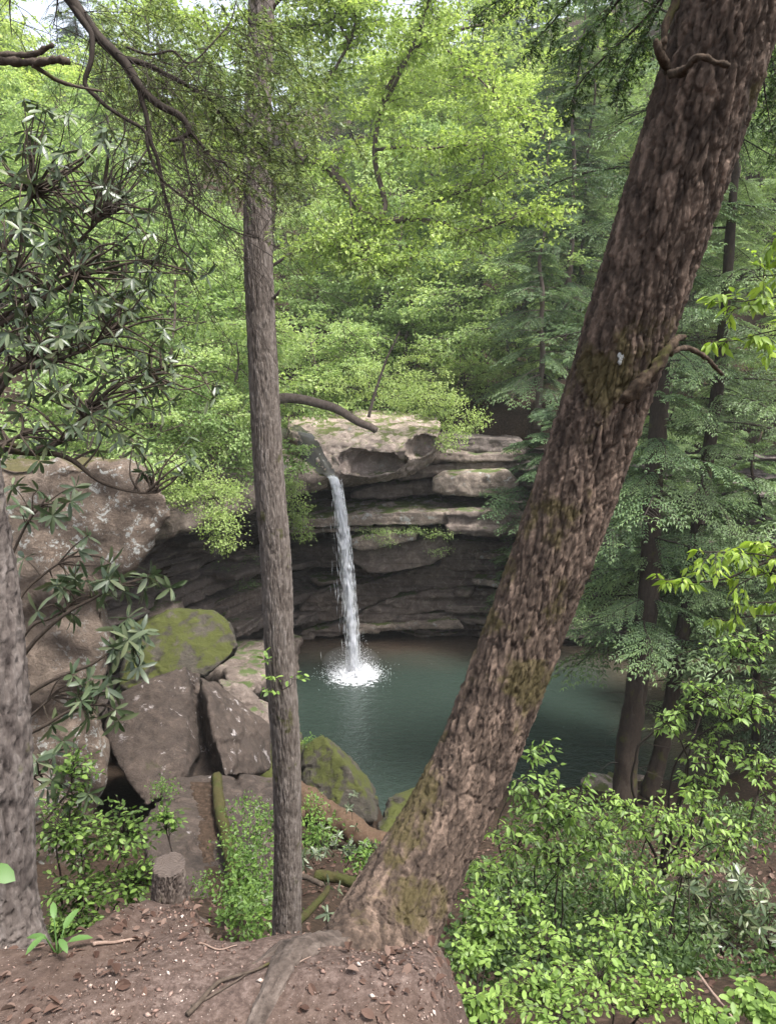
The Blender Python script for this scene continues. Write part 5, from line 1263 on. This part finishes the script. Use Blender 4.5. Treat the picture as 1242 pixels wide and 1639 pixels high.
shrub('rhododendron', 'lower rhododendron hanging its long leaves in front of the lichen covered rock', 'shrub', P(-60, 1330, 3.9),
      [(70, 800, 50, 40, 4.1, 1), (110, 890, 60, 40, 4.1, 1), (120, 960, 60, 30, 4.0, 1), (215, 935, 55, 22, 3.9, 2), (205, 1040, 30, 60, 3.8, 3), (90, 1110, 50, 60, 3.8, 2), (165, 1130, 30, 40, 3.7, 1.4), (70, 1230, 40, 50, 3.7, 2), (120, 1260, 30, 40, 3.6, 1)], L_RHODO, 0.10, 420, 703, 0.014, 8, 0.35, ntw=[9, 9, 8, 9, 12, 9, 6, 8, 5], mstem=M_WOOD,
      stems=[[(-60, 1330, 3.9), (-20, 1050, 4), (20, 880, 4.1), (70, 800, 4.1)], [(-20, 1050, 4), (30, 960, 4.05), (70, 920, 4.1), (110, 890, 4.1)], [(-20, 1100, 3.95), (40, 1010, 4), (80, 985, 4), (120, 960, 4)], [(20, 1060, 3.9), (90, 990, 3.9), (150, 955, 3.9), (225, 930, 3.9)], [(0, 1150, 3.8), (80, 1090, 3.8), (150, 1060, 3.8), (205, 1030, 3.8)], [(-60, 1330, 3.9), (0, 1220, 3.8), (40, 1160, 3.8), (90, 1110, 3.8)], [(0, 1200, 3.8), (60, 1170, 3.7), (110, 1140, 3.7), (165, 1125, 3.7)], [(-60, 1330, 3.9), (-10, 1300, 3.7), (30, 1260, 3.7), (70, 1230, 3.7)], [(-40, 1330, 3.8), (40, 1320, 3.6), (80, 1300, 3.6), (120, 1260, 3.6)]])
# ---- bright shrubs
shrub('leafy_shrub', 'fresh green shrub with small leaves between the shaggy trunk and the stump', 'shrub', P(118, 1545, 3.5),
      [(120, 1230, 40, 50, 3.6, 1), (110, 1330, 65, 60, 3.5, 2.4), (200, 1330, 70, 50, 3.5, 2), (130, 1430, 70, 60, 3.4, 2.6), (215, 1420, 50, 50, 3.4, 1.4), (110, 1480, 50, 30, 3.3, 1), (265, 1310, 25, 25, 3.5, .5)], L_OVAL, 0.034, 3000, 711, 0.006, 0, 0.2)
shrub('leafy_shrub', 'bright green shrub with drooping pointed leaves right behind the leaning trunk', 'shrub', P(880, 1560, 5.6),
      [(870, 1195, 25, 35, 5.8, .5), (850, 1255, 65, 45, 5.7, 1.6), (920, 1290, 80, 50, 5.6, 2), (830, 1340, 70, 40, 5.5, 1.6), (900, 1370, 90, 40, 5.5, 1.8), (770, 1390, 55, 40, 5.3, 1), (960, 1340, 50, 40, 5.5, 1)], L_POINT, 0.066, 1600, 712, 0.009, 0, 0.55)
shrub('leafy_shrub', 'bright green shrub stretching its twigs over the bare slope below the twin hemlocks', 'shrub', P(1060, 1580, 5.8),
      [(1000, 1290, 50, 25, 5.9, 1), (1060, 1310, 70, 35, 5.8, 1.4), (1010, 1400, 60, 40, 5.6, 1.2), (1100, 1380, 60, 40, 5.7, 1), (1120, 1290, 60, 35, 5.9, 1), (1030, 1460, 40, 25, 5.5, .6), (1180, 1340, 60, 40, 5.8, .8)], L_POINT, 0.066, 1200, 713, 0.008, 0, 0.55)
shrub('young_tree', 'slender young tree with loose bright leaves along the right border above the dark rhododendron', 'tree', P(1055, 1400, 6.4),
      [(1190, 1030, 60, 40, 6.2, 1), (1130, 1110, 60, 35, 6.2, 1), (1200, 1130, 60, 40, 6.2, 1.2), (1150, 1210, 80, 40, 6.2, 1.2), (1225, 1230, 40, 60, 6.0, 1), (1060, 1150, 30, 25, 6.2, .5), (1110, 1250, 40, 25, 6.2, .5)], L_POINT, 0.070, 1300, 714, 0.016, 0, 0.5)
shrub('arching_branch', 'leafy branch arching in from the right border beside the leaning trunk', 'branch', P(1330, 860, 4.4),
      [(1160, 905, 90, 22, 4.4, 1.4), (1080, 930, 40, 16, 4.4, .7), (1210, 930, 50, 30, 4.4, 1), (1190, 975, 60, 18, 4.5, .7), (1160, 1000, 40, 14, 4.5, .4), (1215, 880, 40, 18, 4.4, .6)], L_POINTY, 0.075, 420, 715, 0.008, 0, 0.6,
      stems=[[(1330, 860, 4.4), (1260, 895, 4.4), (1200, 890, 4.4), (1120, 880, 4.4)], [(1240, 900, 4.4), (1160, 925, 4.4), (1100, 928, 4.4), (1045, 928, 4.4)], [(1330, 860, 4.4), (1270, 900, 4.4), (1230, 920, 4.4), (1180, 935, 4.4)], [(1330, 900, 4.5), (1270, 950, 4.5), (1220, 965, 4.5), (1150, 975, 4.5)], [(1330, 900, 4.5), (1260, 970, 4.5), (1200, 990, 4.5), (1130, 995, 4.5)], [(1330, 860, 4.4), (1270, 880, 4.4), (1240, 880, 4.4), (1200, 872, 4.4)]])
shrub('arching_branch', 'high leafy branch with yellow green leaves at the right border below the top', 'branch', P(1340, 420, 4.2),
      [(1215, 440, 40, 40, 4.2, 1), (1190, 490, 40, 25, 4.2, 1), (1225, 540, 30, 35, 4.2, 1), (1150, 545, 22, 16, 4.2, .5), (1160, 480, 25, 14, 4.2, .5), (1235, 390, 20, 30, 4.2, .6)], L_POINTY, 0.068, 280, 716, 0.006, 0, 0.6,
      stems=[[(1340, 420, 4.2), (1290, 430, 4.2), (1250, 435, 4.2), (1200, 440, 4.2)], [(1340, 440, 4.2), (1280, 470, 4.2), (1230, 485, 4.2), (1170, 492, 4.2)], [(1340, 470, 4.2), (1290, 520, 4.2), (1250, 535, 4.2), (1210, 545, 4.2)], [(1340, 470, 4.2), (1260, 520, 4.2), (1200, 540, 4.2), (1140, 545, 4.2)], [(1340, 440, 4.2), (1260, 470, 4.2), (1200, 478, 4.2), (1145, 480, 4.2)], [(1340, 420, 4.2), (1290, 400, 4.2), (1260, 390, 4.2), (1230, 385, 4.2)]])
shrub('leafy_shrub', 'low dense shrub of small bright leaves along the bottom right of the leaning trunk', 'shrub', P(900, 1760, 3.1),
      [(740, 1610, 60, 40, 2.7, 1.6), (860, 1580, 90, 50, 3.1, 2.4), (960, 1560, 90, 50, 3.2, 2.4), (1050, 1590, 70, 45, 3.2, 1.8), (900, 1630, 120, 30, 2.9, 2.2), (880, 1500, 50, 35, 3.4, .9), (980, 1490, 60, 30, 3.5, 1), (1110, 1620, 40, 30, 3.1, .8)], L_OVAL, 0.037, 2700, 717, 0.006, 0, 0.35)
shrub('leafy_shrub', 'thin sprays of yellow green leaves on the slope beside the leaning trunk base', 'shrub', P(760, 1640, 3.6),
      [(770, 1460, 40, 40, 3.8, 1), (800, 1490, 50, 40, 3.7, 1.2), (750, 1530, 40, 30, 3.5, 1), (840, 1440, 40, 25, 4, .6)], L_OVAL, 0.040, 900, 718, 0.005, 0, 0.35)
shrub('leafy_shrub', 'clump of bright leaves in the bottom right corner', 'shrub', P(1230, 1760, 3.3),
      [(1200, 1600, 45, 30, 3.3, 1), (1235, 1625, 30, 25, 3.2, .7), (1150, 1630, 30, 16, 3.2, .4)], L_OVAL, 0.055, 420, 719, 0.006, 0, 0.35)
shrub('rhododendron', 'dark shaded rhododendron on the slope at the right border', 'shrub', P(1200, 1640, 7.0),
      [(1110, 1440, 50, 50, 7.0, 1), (1190, 1430, 60, 60, 7.0, 1.4), (1150, 1510, 70, 40, 6.8, 1.4), (1225, 1510, 40, 60, 6.8, 1), (1080, 1400, 30, 30, 7.2, .5)], L_RHODO, 0.12, 500, 720, 0.014, 9, 0.35, ntw=[14, 24, 22, 18, 8])
for k, (cx, cyy, rx, ry, Y, n, lab) in enumerate([(545, 1345, 34, 34, 9.0, 16, 'dull rhododendron in front of the rusty log'), (500, 1375, 22, 18, 8.0, 6, 'dull rhododendron rosettes touching the slim trunk'), (525, 1418, 18, 12, 6.5, 2, 'single whorl rhododendron shoot above the mossy roots'),
                                              (526, 1462, 16, 12, 5.6, 1, 'lone rhododendron rosette low beside the leaning trunk base'), (630, 1350, 30, 30, 9.5, 8, 'small rhododendron half hidden by the leaning trunk'), (800, 1450, 30, 20, 6.5, 4, 'small dull rhododendron right of the leaning trunk'), (560, 1280, 30, 14, 13, 6, 'rhododendron sprig over the rusty log')]):
    c_ = P(cx, cyy, Y); bs = c_ + np.array([0.05, 0.15, -0.5])
    shrub('rhododendron_seedling', lab, 'plant', bs, [(cx, cyy, rx, ry, Y, 1)], L_RHODO_D, 0.10, 60, 730 + k, 0.007, 9, 0.2, ntw=[n])
# sprouts on the slim trunk
shrub('trunk_sprout', 'little bright sprig growing from the slim trunk above the pool boulders', 'plant', P(449, 1105, 4.9), [(428, 1052, 12, 12, 4.8, .5), (465, 1082, 26, 10, 4.75, 1), (425, 1085, 14, 8, 4.8, .6), (430, 1105, 12, 8, 4.8, .3)], L_OVAL, 0.045, 60, 741, 0.003, 0, 0.3)

# ---- plants on the rocks (further off, small leaves)
def bush(name, label, blobs, leaf, n, mat, seed, cat='shrub', group=None, stems=True):
    r = np.random.default_rng(seed); C0 = P(blobs[0][0], blobs[0][1], blobs[0][4]); b0 = C0 + np.array([0, 0.4, -0.2])
    t = thing(name, label, cat, tuple(b0), group); m = MB(); mw = MB(); tot = sum(b[5] for b in blobs)
    for (cx, cyy, rx, ry, Y, wt) in blobs:
        C = P(cx, cyy, Y); sx, sz = rx * Y / F_PX, ry * Y / F_PX; k = int(n * wt / tot); g = max(3, k // 26)
        if stems: mw.tube(smooth_path(np.array([b0, (b0 + C) / 2 + r.normal(size=3) * .1, C]), 8), np.linspace(0.02, 0.01, 8), 5)
        for _ in range(g):
            u = r.normal(size=3); u *= r.random() ** .33 / np.linalg.norm(u); E = C + u * np.array([sx, 0.8 * max(sx, sz), sz])
            if stems: mw.tube(np.array([C, (C + E) / 2 + np.array([0, 0, .05]), E]), [0.008, 0.006, 0.003], 3, .5, False)
            kk = 26; q = E + r.normal(size=(kk, 3)) * np.array([1, 1, .45]) * leaf * 2.0
            d = u + r.normal(size=(kk, 3)) * .8; d[:, 2] -= .3; L = leaf * r.uniform(.6, 1.3, kk)
            rhombs(q, d, np.array([0, -.2, 1.]) + r.normal(size=(kk, 3)) * .5, L, L * .6, m, np.clip(.5 + .25 * r.normal() + .15 * r.normal(size=kk), 0, 1))
    if stems: part_of(mw.build('stems', M_TWIG), t)
    part_of(m.build('foliage', mat, smooth=False), t)['kind'] = 'stuff'
    return t
bush('hanging_shrub', 'green shrub hanging from the cave roof beside the lichen rock', [(300, 770, 60, 40, 24, 2), (345, 800, 45, 35, 24, 1.6), (355, 850, 30, 40, 23.5, 1.4), (265, 790, 40, 25, 23, 1), (370, 790, 25, 40, 25, .8)], 0.09, 5200, M_FRESH, 751)
bush('hanging_shrub', 'green shrub hanging right beside the slim trunk left of the waterfall', [(470, 800, 24, 36, 30, 2), (480, 845, 16, 24, 30, 1), (462, 770, 14, 14, 30.3, .5)], 0.10, 1800, M_FRESH, 752)
bush('cliff_sapling', 'spray of bright leaves drooping over the right end of the cap rock', [(690, 640, 60, 22, 33, 2), (640, 635, 50, 18, 33, 1.4), (735, 670, 40, 26, 33, 1.6), (725, 705, 26, 14, 32.6, .7), (560, 620, 50, 20, 34, 1), (610, 600, 60, 20, 35, 1.2), (690, 610, 50, 16, 35, .8)], 0.11, 5600, M_FRESH, 753)
bush('ledge_plants', 'small ferny plants along the ledge beside the waterfall', [(600, 852, 32, 8, 32.9, 2), (660, 850, 30, 6, 32.8, 1.4), (700, 855, 22, 7, 32.6, 1), (620, 866, 14, 8, 32.9, .6), (712, 880, 10, 10, 33, .4), (695, 886, 10, 6, 33.4, .3)], 0.07, 1500, M_MINT, 754, 'plant', None, False)
bush('ledge_plants', 'green moss plants on the dark wall left of the slim trunk', [(400, 905, 22, 16, 32.5, 1), (395, 935, 26, 10, 32, 1), (360, 905, 20, 10, 31, .6), (290, 985, 26, 6, 28, .5)], 0.06, 900, M_HEM_PALE, 755, 'plant', None, False)
M_CREEP = leaf_mat('leaves_creeping', [(0.06, 0.11, 0.025), (0.11, 0.19, 0.04), (0.19, 0.29, 0.06)], 0.4, 0.5)
M_SEEDL = leaf_mat('leaves_seedling', [(0.06, 0.12, 0.03), (0.09, 0.17, 0.045), (0.13, 0.22, 0.06)], 0.35, 0.5)
bush('creeping_plants', 'green creeping plants on the slope behind the slim trunk base', [(400, 1400, 30, 60, 8.0, 3), (420, 1330, 20, 30, 9.5, 1), (385, 1450, 22, 40, 7.0, 1.4), (425, 1460, 14, 50, 6.5, 1), (372, 1340, 10, 50, 10.2, .8), (400, 1290, 26, 10, 11.5, .6)], 0.06, 2600, M_CREEP, 756, 'plant', None, False)
bush('creeping_plants', 'patch of bright plants below the rusty log right of the slim trunk', [(505, 1330, 20, 26, 10.0, 1.4), (500, 1290, 14, 18, 13, .6), (590, 1375, 22, 14, 8.8, 1), (492, 1180, 10, 16, 19.2, .4)], 0.06, 1300, M_CREEP, 757, 'plant', None, False)
bush('creeping_plants', 'tuft of green plants on the face of the tilted rock slab', [(262, 1262, 20, 14, 12.6, 1), (330, 1410, 14, 30, 9.3, .6)], 0.055, 400, M_CREEP, 758, 'plant', None, False)
M_COVER = leaf_mat('ground_cover', [(0.03, 0.055, 0.018), (0.055, 0.095, 0.028), (0.10, 0.16, 0.04)], 0.35, 0.5)
bush('ground_cover', 'dark green low plants covering the slope between the bright shrubs', [(820, 1420, 90, 30, 7.5, 2), (930, 1440, 100, 30, 7.5, 2), (1040, 1480, 90, 40, 6.8, 2), (860, 1480, 90, 30, 6.0, 1.6), (980, 1540, 120, 40, 5.4, 2), (1130, 1570, 90, 40, 5.2, 1.6), (780, 1520, 60, 50, 4.6, 1.2), (1180, 1330, 90, 50, 9, 2), (1150, 1480, 100, 60, 7.6, 2.4), (1060, 1560, 100, 40, 5.8, 2), (960, 1400, 100, 30, 8, 1.6), (1230, 1580, 50, 60, 5.5, 1.2), (1000, 1330, 90, 30, 10, 1.6), (880, 1330, 80, 30, 9.5, 1.4)], 0.06, 19000, M_COVER, 759, 'plant', None, False)
# hemlock sapling rooted in the cliff right of the fall, boughs over the pool
for lab, base, H, nb, Lm, sd_, mc, tl in [('hemlock sapling rooted in the cliff with boughs over the pool', P(862, 985, 33.6), 5.2, 34, 3.4, 771, M_HEM_PALE, HT), ('blue green hemlock bough mass hanging above the layered cliff end', P(870, 850, 33.0), 6.0, 44, 3.0, 772, M_HEM, HT),
                                          ('pale tipped hemlock sapling between the leaning trunk and the twin hemlocks', P(1030, 1010, 23.0), 7.0, 44, 2.8, 773, M_HEM_PALE, HT), ('feathery hemlock sapling at the right border above the pool', P(1215, 1130, 21.0), 8.0, 48, 2.8, 774, M_HEM_PALE, HT)]:
    if sd_ == 771: a = hemlock_mesh(771, 6.0, 46, 3.0, 0.05, 0.08, (-0.08, 0), tl, 4)
    plant_tree('hemlock_sapling', lab, a[0], a[1], M_BARK_DARK, mc, tuple(base), (sd_ - 771) * 1.9, H / 6.0)

# ------------------------------------------------------------------ stump, logs, litter, twigs
M_CUT = NT('stump_cut'); t = M_CUT
v = t.coord(); wv = t.n('ShaderNodeTexWave'); wv.wave_type = 'RINGS'; wv.rings_direction = 'Z'; t.link(v, wv.inputs[0]); wv.inputs['Scale'].default_value = 55; wv.inputs['Distortion'].default_value = 3
M_CUT = t.done(t.principled(t.mix(t.noise(v, 30, 5), t.mix(wv.outputs[1], (0.045, 0.034, 0.029), (0.10, 0.08, 0.068)), (0.06, 0.047, 0.04)), 0.9, 0.2, t.bump(wv.outputs[1], 0.4, 0.004)))
sb = P(272, 1480, 2.36); stp = P(271, 1388, 2.36)
stu = thing('tree_stump', 'small weathered sawn stump on the edge of the dirt ledge', 'stump', tuple(sb))
def sflare(th, h): return 0.04 * np.exp(-h / 0.06) * (1 + 0.35 * np.sin(3 * th + 1))
m, SX, sr = bark_trunk([sb - [0, 0, .06], sb, (sb + stp) / 2, stp], [0.088, 0.072, 0.057, 0.053], 110, 90, (0.02, 0.07), 0.007, 0.002, 171, sflare)
part_of(m.build('trunk', M_ROOT), stu)
th = np.linspace(0, 2 * math.pi, 40, endpoint=False); mm = MB()
rg = [np.c_[stp[0] + 0.0535 * f * np.cos(th) * (1 + .05 * np.sin(3 * th)), stp[1] + 0.0535 * f * np.sin(th), stp[2] + 0.002 + 0.004 * rng.normal(size=40) * (f > .5) - 0.004 * (f < .4) + 0.02 * (f) * np.sin(th)] for f in (1.0, 0.85, 0.6, 0.3)]
i = np.arange(3)[:, None] * 40; j = np.arange(40)[None]; j2 = (j + 1) % 40
mm.add(np.vstack(rg + [stp[None] + [0, 0, 0.0]]), np.stack([i + j, i + j2, i + 40 + j2, i + 40 + j], -1).reshape(-1, 4), [(120 + k, 120 + (k + 1) % 40, 160) for k in range(40)])
part_of(mm.build('cut_face', M_CUT), stu)

M_RUST = bark_mat('log_rusty', (0.037, 0.021, 0.012), (0.071, 0.044, 0.028), (0.104, 0.076, 0.051), moss=0.25, lichen=0.1, scale=0.7)
M_MOSSLOG = bark_mat('log_mossy', (0.027, 0.021, 0.009), (0.041, 0.036, 0.012), (0.063, 0.055, 0.019), moss=0.6, lichen=0.1, scale=1.5, mcol=(0.035, 0.04, 0.009))
def log(name, label, px, r0, r1, mat, seed, n=70, wob=.04):
    p = smooth_path(PA(px), n); p = p + wob * np.c_[vnoise(p * 1.5, seed), vnoise(p * 1.5, seed + 1), vnoise(p * 1.5, seed + 2)]
    m = MB(); m.tube(p, np.linspace(r0, r1, n) * (1 + .12 * fbm(p * 4, 3, seed)), 26); V = m.v[0]; ax = np.vstack([np.repeat(p, 26, 0), p[-1:], p[:1]]); m.v[0] = ax + (V - ax) * (1 + .3 * fbm(V * 11 / (4 * r0 + .3) * np.array([1, 1, 1]), 4, seed + 5))[:, None]
    return tag(m.build(name, mat), label, 'log')
log('fallen_log', 'thick rusty brown log lying before the pointed mossy boulder', [(455, 1262, 16.5), (490, 1285, 16.0), (540, 1312, 15.4), (612, 1356, 14.6), (650, 1380, 14.2)], 0.34, 0.26, M_RUST, 801)
log('fallen_log', 'short rusty log end poking out left of the slim trunk', [(384, 1342, 12.6), (410, 1332, 12.9), (450, 1315, 13.4), (480, 1300, 14)], 0.13, 0.17, M_RUST, 804)
log('mossy_log', 'thin mossy pole lying down the tilted rock slab', [(346, 1240, 13.5), (354, 1290, 12.3), (366, 1360, 10.8), (376, 1420, 9.6), (386, 1490, 8.4)], 0.10, 0.085, M_MOSSLOG, 807)
log('mossy_log', 'crooked mossy root beside the slim trunk base', [(470, 1482, 5.3), (492, 1462, 5.6), (512, 1440, 5.9), (525, 1420, 6.3)], 0.035, 0.025, M_MOSSLOG, 810, 30, .02)
log('mossy_log', 'mossy fallen branch under the rhododendron near the leaning trunk', [(510, 1395, 7.5), (550, 1400, 7.4), (585, 1410, 7.2), (620, 1440, 6.8)], 0.06, 0.05, M_MOSSLOG, 813, 40, .06)
log('mossy_log', 'grey stick end beside the slim trunk', [(470, 1400, 6.8), (490, 1405, 6.7), (514, 1416, 6.5)], 0.03, 0.025, M_WOOD, 816, 20, .01)

# dirt ledge litter
def on_ledge(n, x0=-1.25, x1=0.35, y0=0.95, y1=2.25):
    x = rng.uniform(x0, x1, n); y = rng.uniform(y0, y1, n); z = terrain(x, y); k = z > -0.35
    return np.c_[x, y, z][k]
M_CHIP = leaf_mat('wood_chips', [(0.090, 0.058, 0.046), (0.204, 0.134, 0.109), (0.459, 0.383, 0.332)], 0.0, 0.9, 0.1)
p = on_ledge(11000); k = len(p); an = rng.uniform(0, 6.28, k)
d = np.c_[np.cos(an), np.sin(an), rng.normal(size=k) * .15]
sz = 0.0028 + 0.010 * rng.random(k) ** 5
cm = fbm(p * 3.1, 3, 97) + 0.35 * rng.normal(size=k) > 0.05; p = p[cm]; d = d[cm]; sz = sz[cm]; an = an[cm]; k = len(p)
ms = shards(p + np.c_[0 * an, 0 * an, sz * .25], sz * rng.uniform(1, 2.6, k), sz, d)
ms.a = [np.repeat(rng.random(k) ** 2.4, 5)]
tag(ms.build('wood_chips', M_CHIP), 'pale chips and pebbles scattered over the dirt ledge', kind='stuff')
M_DEAD = leaf_mat('dead_leaves', [(0.041, 0.022, 0.016), (0.088, 0.053, 0.040), (0.162, 0.112, 0.090)], 0.15, 0.8, 0.15)
DEADT = [leaf_mesh('dead_leaf', w_, curl=c_, chan=h_, mat=M_DEAD) for w_, c_, h_ in ((0.5, 0.5, 0.5), (0.65, -0.3, 0.6), (0.4, 0.7, -0.4), (0.6, 0.2, 0.9))]
m = MB()
def dead(q, Ls, seed):
    r = np.random.default_rng(seed); pick = r.integers(4, size=len(q))
    for w_ in range(4):
        k = pick == w_; me, V, Q, T = DEADT[w_]; n = int(k.sum()); an = r.uniform(0, 6.28, n)
        A = leaf_frames(q[k], np.c_[np.cos(an), np.sin(an), r.normal(size=n) * .25], np.array([0, 0, 1.]) + r.normal(size=(n, 3)) * .4)
        W = q[k][:, None] + np.einsum('kab,vb->kva', A, V) * Ls[k][:, None, None]; o_ = np.arange(n)[:, None, None] * len(V)
        m.add(W.reshape(-1, 3), (Q[None] + o_).reshape(-1, 4), (T[None] + o_).reshape(-1, 3), np.repeat(r.random(n), len(V)))
p = on_ledge(1700); p = p[(fbm(p * 2.3, 2, 91) + 0.6 * (p[:, 1] < 1.45)) > -0.05]; dead(p + np.c_[0 * p[:, :2], 0.004 + .008 * rng.random(len(p))], 0.008 + 0.034 * rng.random(len(p)) ** 2.2, 92)
x = rng.uniform(-3, 10, 7000); y = 2.5 + rng.random(7000) ** 1.5 * 14; dead(np.c_[x, y, terrain(x, y) + .015], np.interp(y, [2, 5, 12], [0.035, 0.06, 0.10]) * rng.uniform(0.6, 1.3, 7000), 93)
tag(m.build('leaf_litter', M_DEAD, smooth=False), 'brown dead leaves lying on the soil', kind='stuff')
def stick(label, px, r0, seed, mat):
    p = smooth_path(PA(px), 24); p[:, 2] = terrain(p[:, 0], p[:, 1]) + r0 * 1.2
    p = p + 0.008 * np.c_[vnoise(p * 12, seed), vnoise(p * 12, seed + 1), 0 * p[:, 0]]
    m = MB(); m.tube(p, np.linspace(r0, r0 * .45, 24), 7); tag(m.build('fallen_stick', mat), label, 'stick')
M_STICK = bark_mat('stick_pale', (0.12, 0.08, 0.06), (0.2, 0.14, 0.11), (0.3, 0.23, 0.19), moss=0, lichen=.1, scale=2, bump=.4)
stick('long dark stick lying across the middle of the dirt ledge', [(300, 1639, 1.63), (350, 1605, 1.73), (390, 1590, 1.76), (450, 1563, 1.82)], 0.007, 901, M_WOOD)
stick('thin dark stick beside the longer one on the dirt ledge', [(310, 1632, 1.66), (350, 1612, 1.70), (410, 1580, 1.78)], 0.004, 904, M_WOOD)
stick('pale stick lying left of the stump', [(150, 1540, 1.92), (190, 1515, 1.98), (222, 1497, 2.02)], 0.006, 907, M_STICK)
stick('short pale twig right of the stump', [(320, 1530, 1.93), (350, 1536, 1.9), (380, 1530, 1.92)], 0.003, 910, M_STICK)
stick('fine twig at the bottom of the dirt ledge near the root', [(420, 1600, 1.73), (470, 1580, 1.79), (500, 1560, 1.84)], 0.0025, 913, M_STICK)
m = limb([(1115, 1555, 4.2), (1140, 1590, 4.0), (1165, 1620, 3.8), (1180, 1645, 3.7)], 0.010, 0.006, 20, 7, .004, 916); tag(m.build('fallen_stick', M_STICK), 'bare pale stick slanting down at the bottom right', 'stick')
# seedlings
L_SEED = leaf_mesh('seedling_leaf', 0.38, (0.18, 0.48, 0.8), (0.7, 1.0, 0.75), 0.35, 0.3, M_SEEDL)
def seedling(label, px, Y, leaves, L):
    b = P(px[0], px[1], Y); b[2] = terr1(b[0], b[1]) - .01; t = thing('seedling', label, 'plant', tuple(b)); m = MB()
    q, d, up, LL = [], [], [], []
    for az, el, l in leaves:
        e = b + np.array([0, 0, .02 + .012 * len(q)]) + 0.03 * np.array([math.cos(az), math.sin(az), .6]); m.tube(smooth_path(np.array([b, (b + e) / 2, e]), 6), np.linspace(.003, .002, 6), 5)
        q.append(e); d.append([math.cos(az), math.sin(az), el]); up.append([0, 0, 1.]); LL.append(l * L)
    part_of(m.build('stem', M_SEEDL), t); leafy(t, L_SEED, np.array(q), np.array(d, float), np.array(up), np.array(LL))
seedling('small seedling with upright green leaves on the dirt ledge left of the stump', (95, 1555), 1.9, [(0.3, .3, 1), (2.9, .2, 1), (1.2, .8, 1), (-0.8, .1, .8), (-2.2, .0, .9), (2.0, .9, .8)], 0.065)
L_BIG = leaf_mesh('broad_leaf', 0.75, (0.18, 0.45, 0.78), (0.85, 1.0, 0.7), 0.3, 0.2, M_SEEDL)
t = thing('seedling', 'broad bright leaf held in front of the shaggy trunk', 'plant', tuple(P(-40, 1420, 2.3))); m = MB(); m.tube(PA([(-40, 1420, 2.3), (-25, 1400, 2.3), (-12, 1392, 2.3)]), [.003, .002, .002], 5); part_of(m.build('stem', M_SPRIG), t)
leafy(t, L_BIG, PA([(-12, 1392, 2.3), (-12, 1395, 2.3)]), np.array([[1., -.3, -.15], [.8, .3, -.4]]), np.array([[0, -.6, 1.], [0, -.5, 1.]]), np.array([.085, .075]))
t = thing('grass_tuft', 'few long grass blades at the foot of the leaning trunk', 'grass', tuple(P(590, 1625, 1.8)))
for k, (x0, y0, x1, y1, x2, y2) in enumerate([(600, 1640, 604, 1590, 592, 1545), (588, 1645, 590, 1615, 596, 1578), (606, 1630, 609, 1600, 596, 1565)]):
    p = smooth_path(PA([(x0, y0, 1.8), (x1, y1, 1.82), (x2, y2, 1.78)]), 12); w = np.interp(np.linspace(0, 1, 12), [0, .4, 1], [.006, .008, .001])
    m = MB(); V = np.concatenate([p + np.c_[w, 0 * w, 0 * w], p - np.c_[w, 0 * w, 0 * w] + [0, .002, 0]]); m.add(V, [(a, a + 1, a + 13, a + 12) for a in range(11)]); part_of(m.build('blade', M_FRESH), t)

# strip of leaf litter lying down the tilted slab
sl = bpy.data.objects['tilted_rock_slab']; BV = bvh_of([sl]); rows = []
for f in np.linspace(0, 1, 40):
    cx_ = 326 + 22 * f + 5 * math.sin(9 * f); w_ = 17 + 5 * math.sin(7 * f + 1) + 3 * math.sin(19 * f); row = []
    for s_ in np.linspace(-1, 1, 9):
        d_ = Vector(P(cx_ + s_ * w_, 1252 + 215 * f, 1.0) - CAMP).normalized(); h = BV.ray_cast(Vector(CAMP), d_)
        row.append(np.array(h[0] - d_ * (0.05 * (1 - s_ * s_) + 0.004 * math.sin(37 * f + 11 * s_) - 0.004)) if h[0] is not None else None)
    rows.append(row)
m = MB()
if all(q is not None for r in rows for q in r):
    V = np.array(rows).reshape(-1, 3); V = V + np.array([0, 0, 1]) * (0.03 * fbm(V * 5, 3, 5))[:, None]; i = np.arange(39)[:, None] * 9 + np.arange(8)[None]
    m.add(V, np.stack([i, i + 1, i + 10, i + 9], -1).reshape(-1, 4)); tag(m.build('litter_strip', M_SOIL), 'dark strip of leaf litter running down the tilted rock slab', kind='stuff')
else: print('no strip')

# ------------------------------------------------------------------ air
m = MB(); x0, x1, y0, y1, z0_, z1_ = -130, 130, -8, 180, -15, 80
m.add([(x0, y0, z0_), (x1, y0, z0_), (x1, y1, z0_), (x0, y1, z0_), (x0, y0, z1_), (x1, y0, z1_), (x1, y1, z1_), (x0, y1, z1_)], [(0, 3, 2, 1), (4, 5, 6, 7), (0, 1, 5, 4), (1, 2, 6, 5), (2, 3, 7, 6), (3, 0, 4, 7)])
t = NT('haze'); pv = t.n('ShaderNodeVolumePrincipled'); pv.inputs['Color'].default_value = (0.92, 0.96, 0.95, 1); pv.inputs['Density'].default_value = 0.00045; pv.inputs['Anisotropy'].default_value = 0.2
t.link(pv.outputs[0], t.out.inputs['Volume'])
tag(m.build('haze', t.m, smooth=False), 'pale humid haze hanging between the trees', kind='stuff')

# things that share a label: number them from the left where there are only a few
from collections import defaultdict
bag = defaultdict(list)
for o in bpy.data.objects:
    if o.parent is None and 'group' in o and 'label' in o: bag[o['label']].append(o)
WORDS = ['first from left', 'second from left', 'third from left', 'fourth from left', 'fifth from left', 'sixth from left', 'seventh from left', 'eighth from left', 'ninth from left', 'tenth from left', 'eleventh from left', 'twelfth from left']
for lab, os_ in list(bag.items()):
    if 1 < len(os_) <= 12:
        os_.sort(key=lambda o: to_px(np.array(o.location))[0, 0])
        for w, o in zip(WORDS, os_): o['label'] = lab + ', ' + w
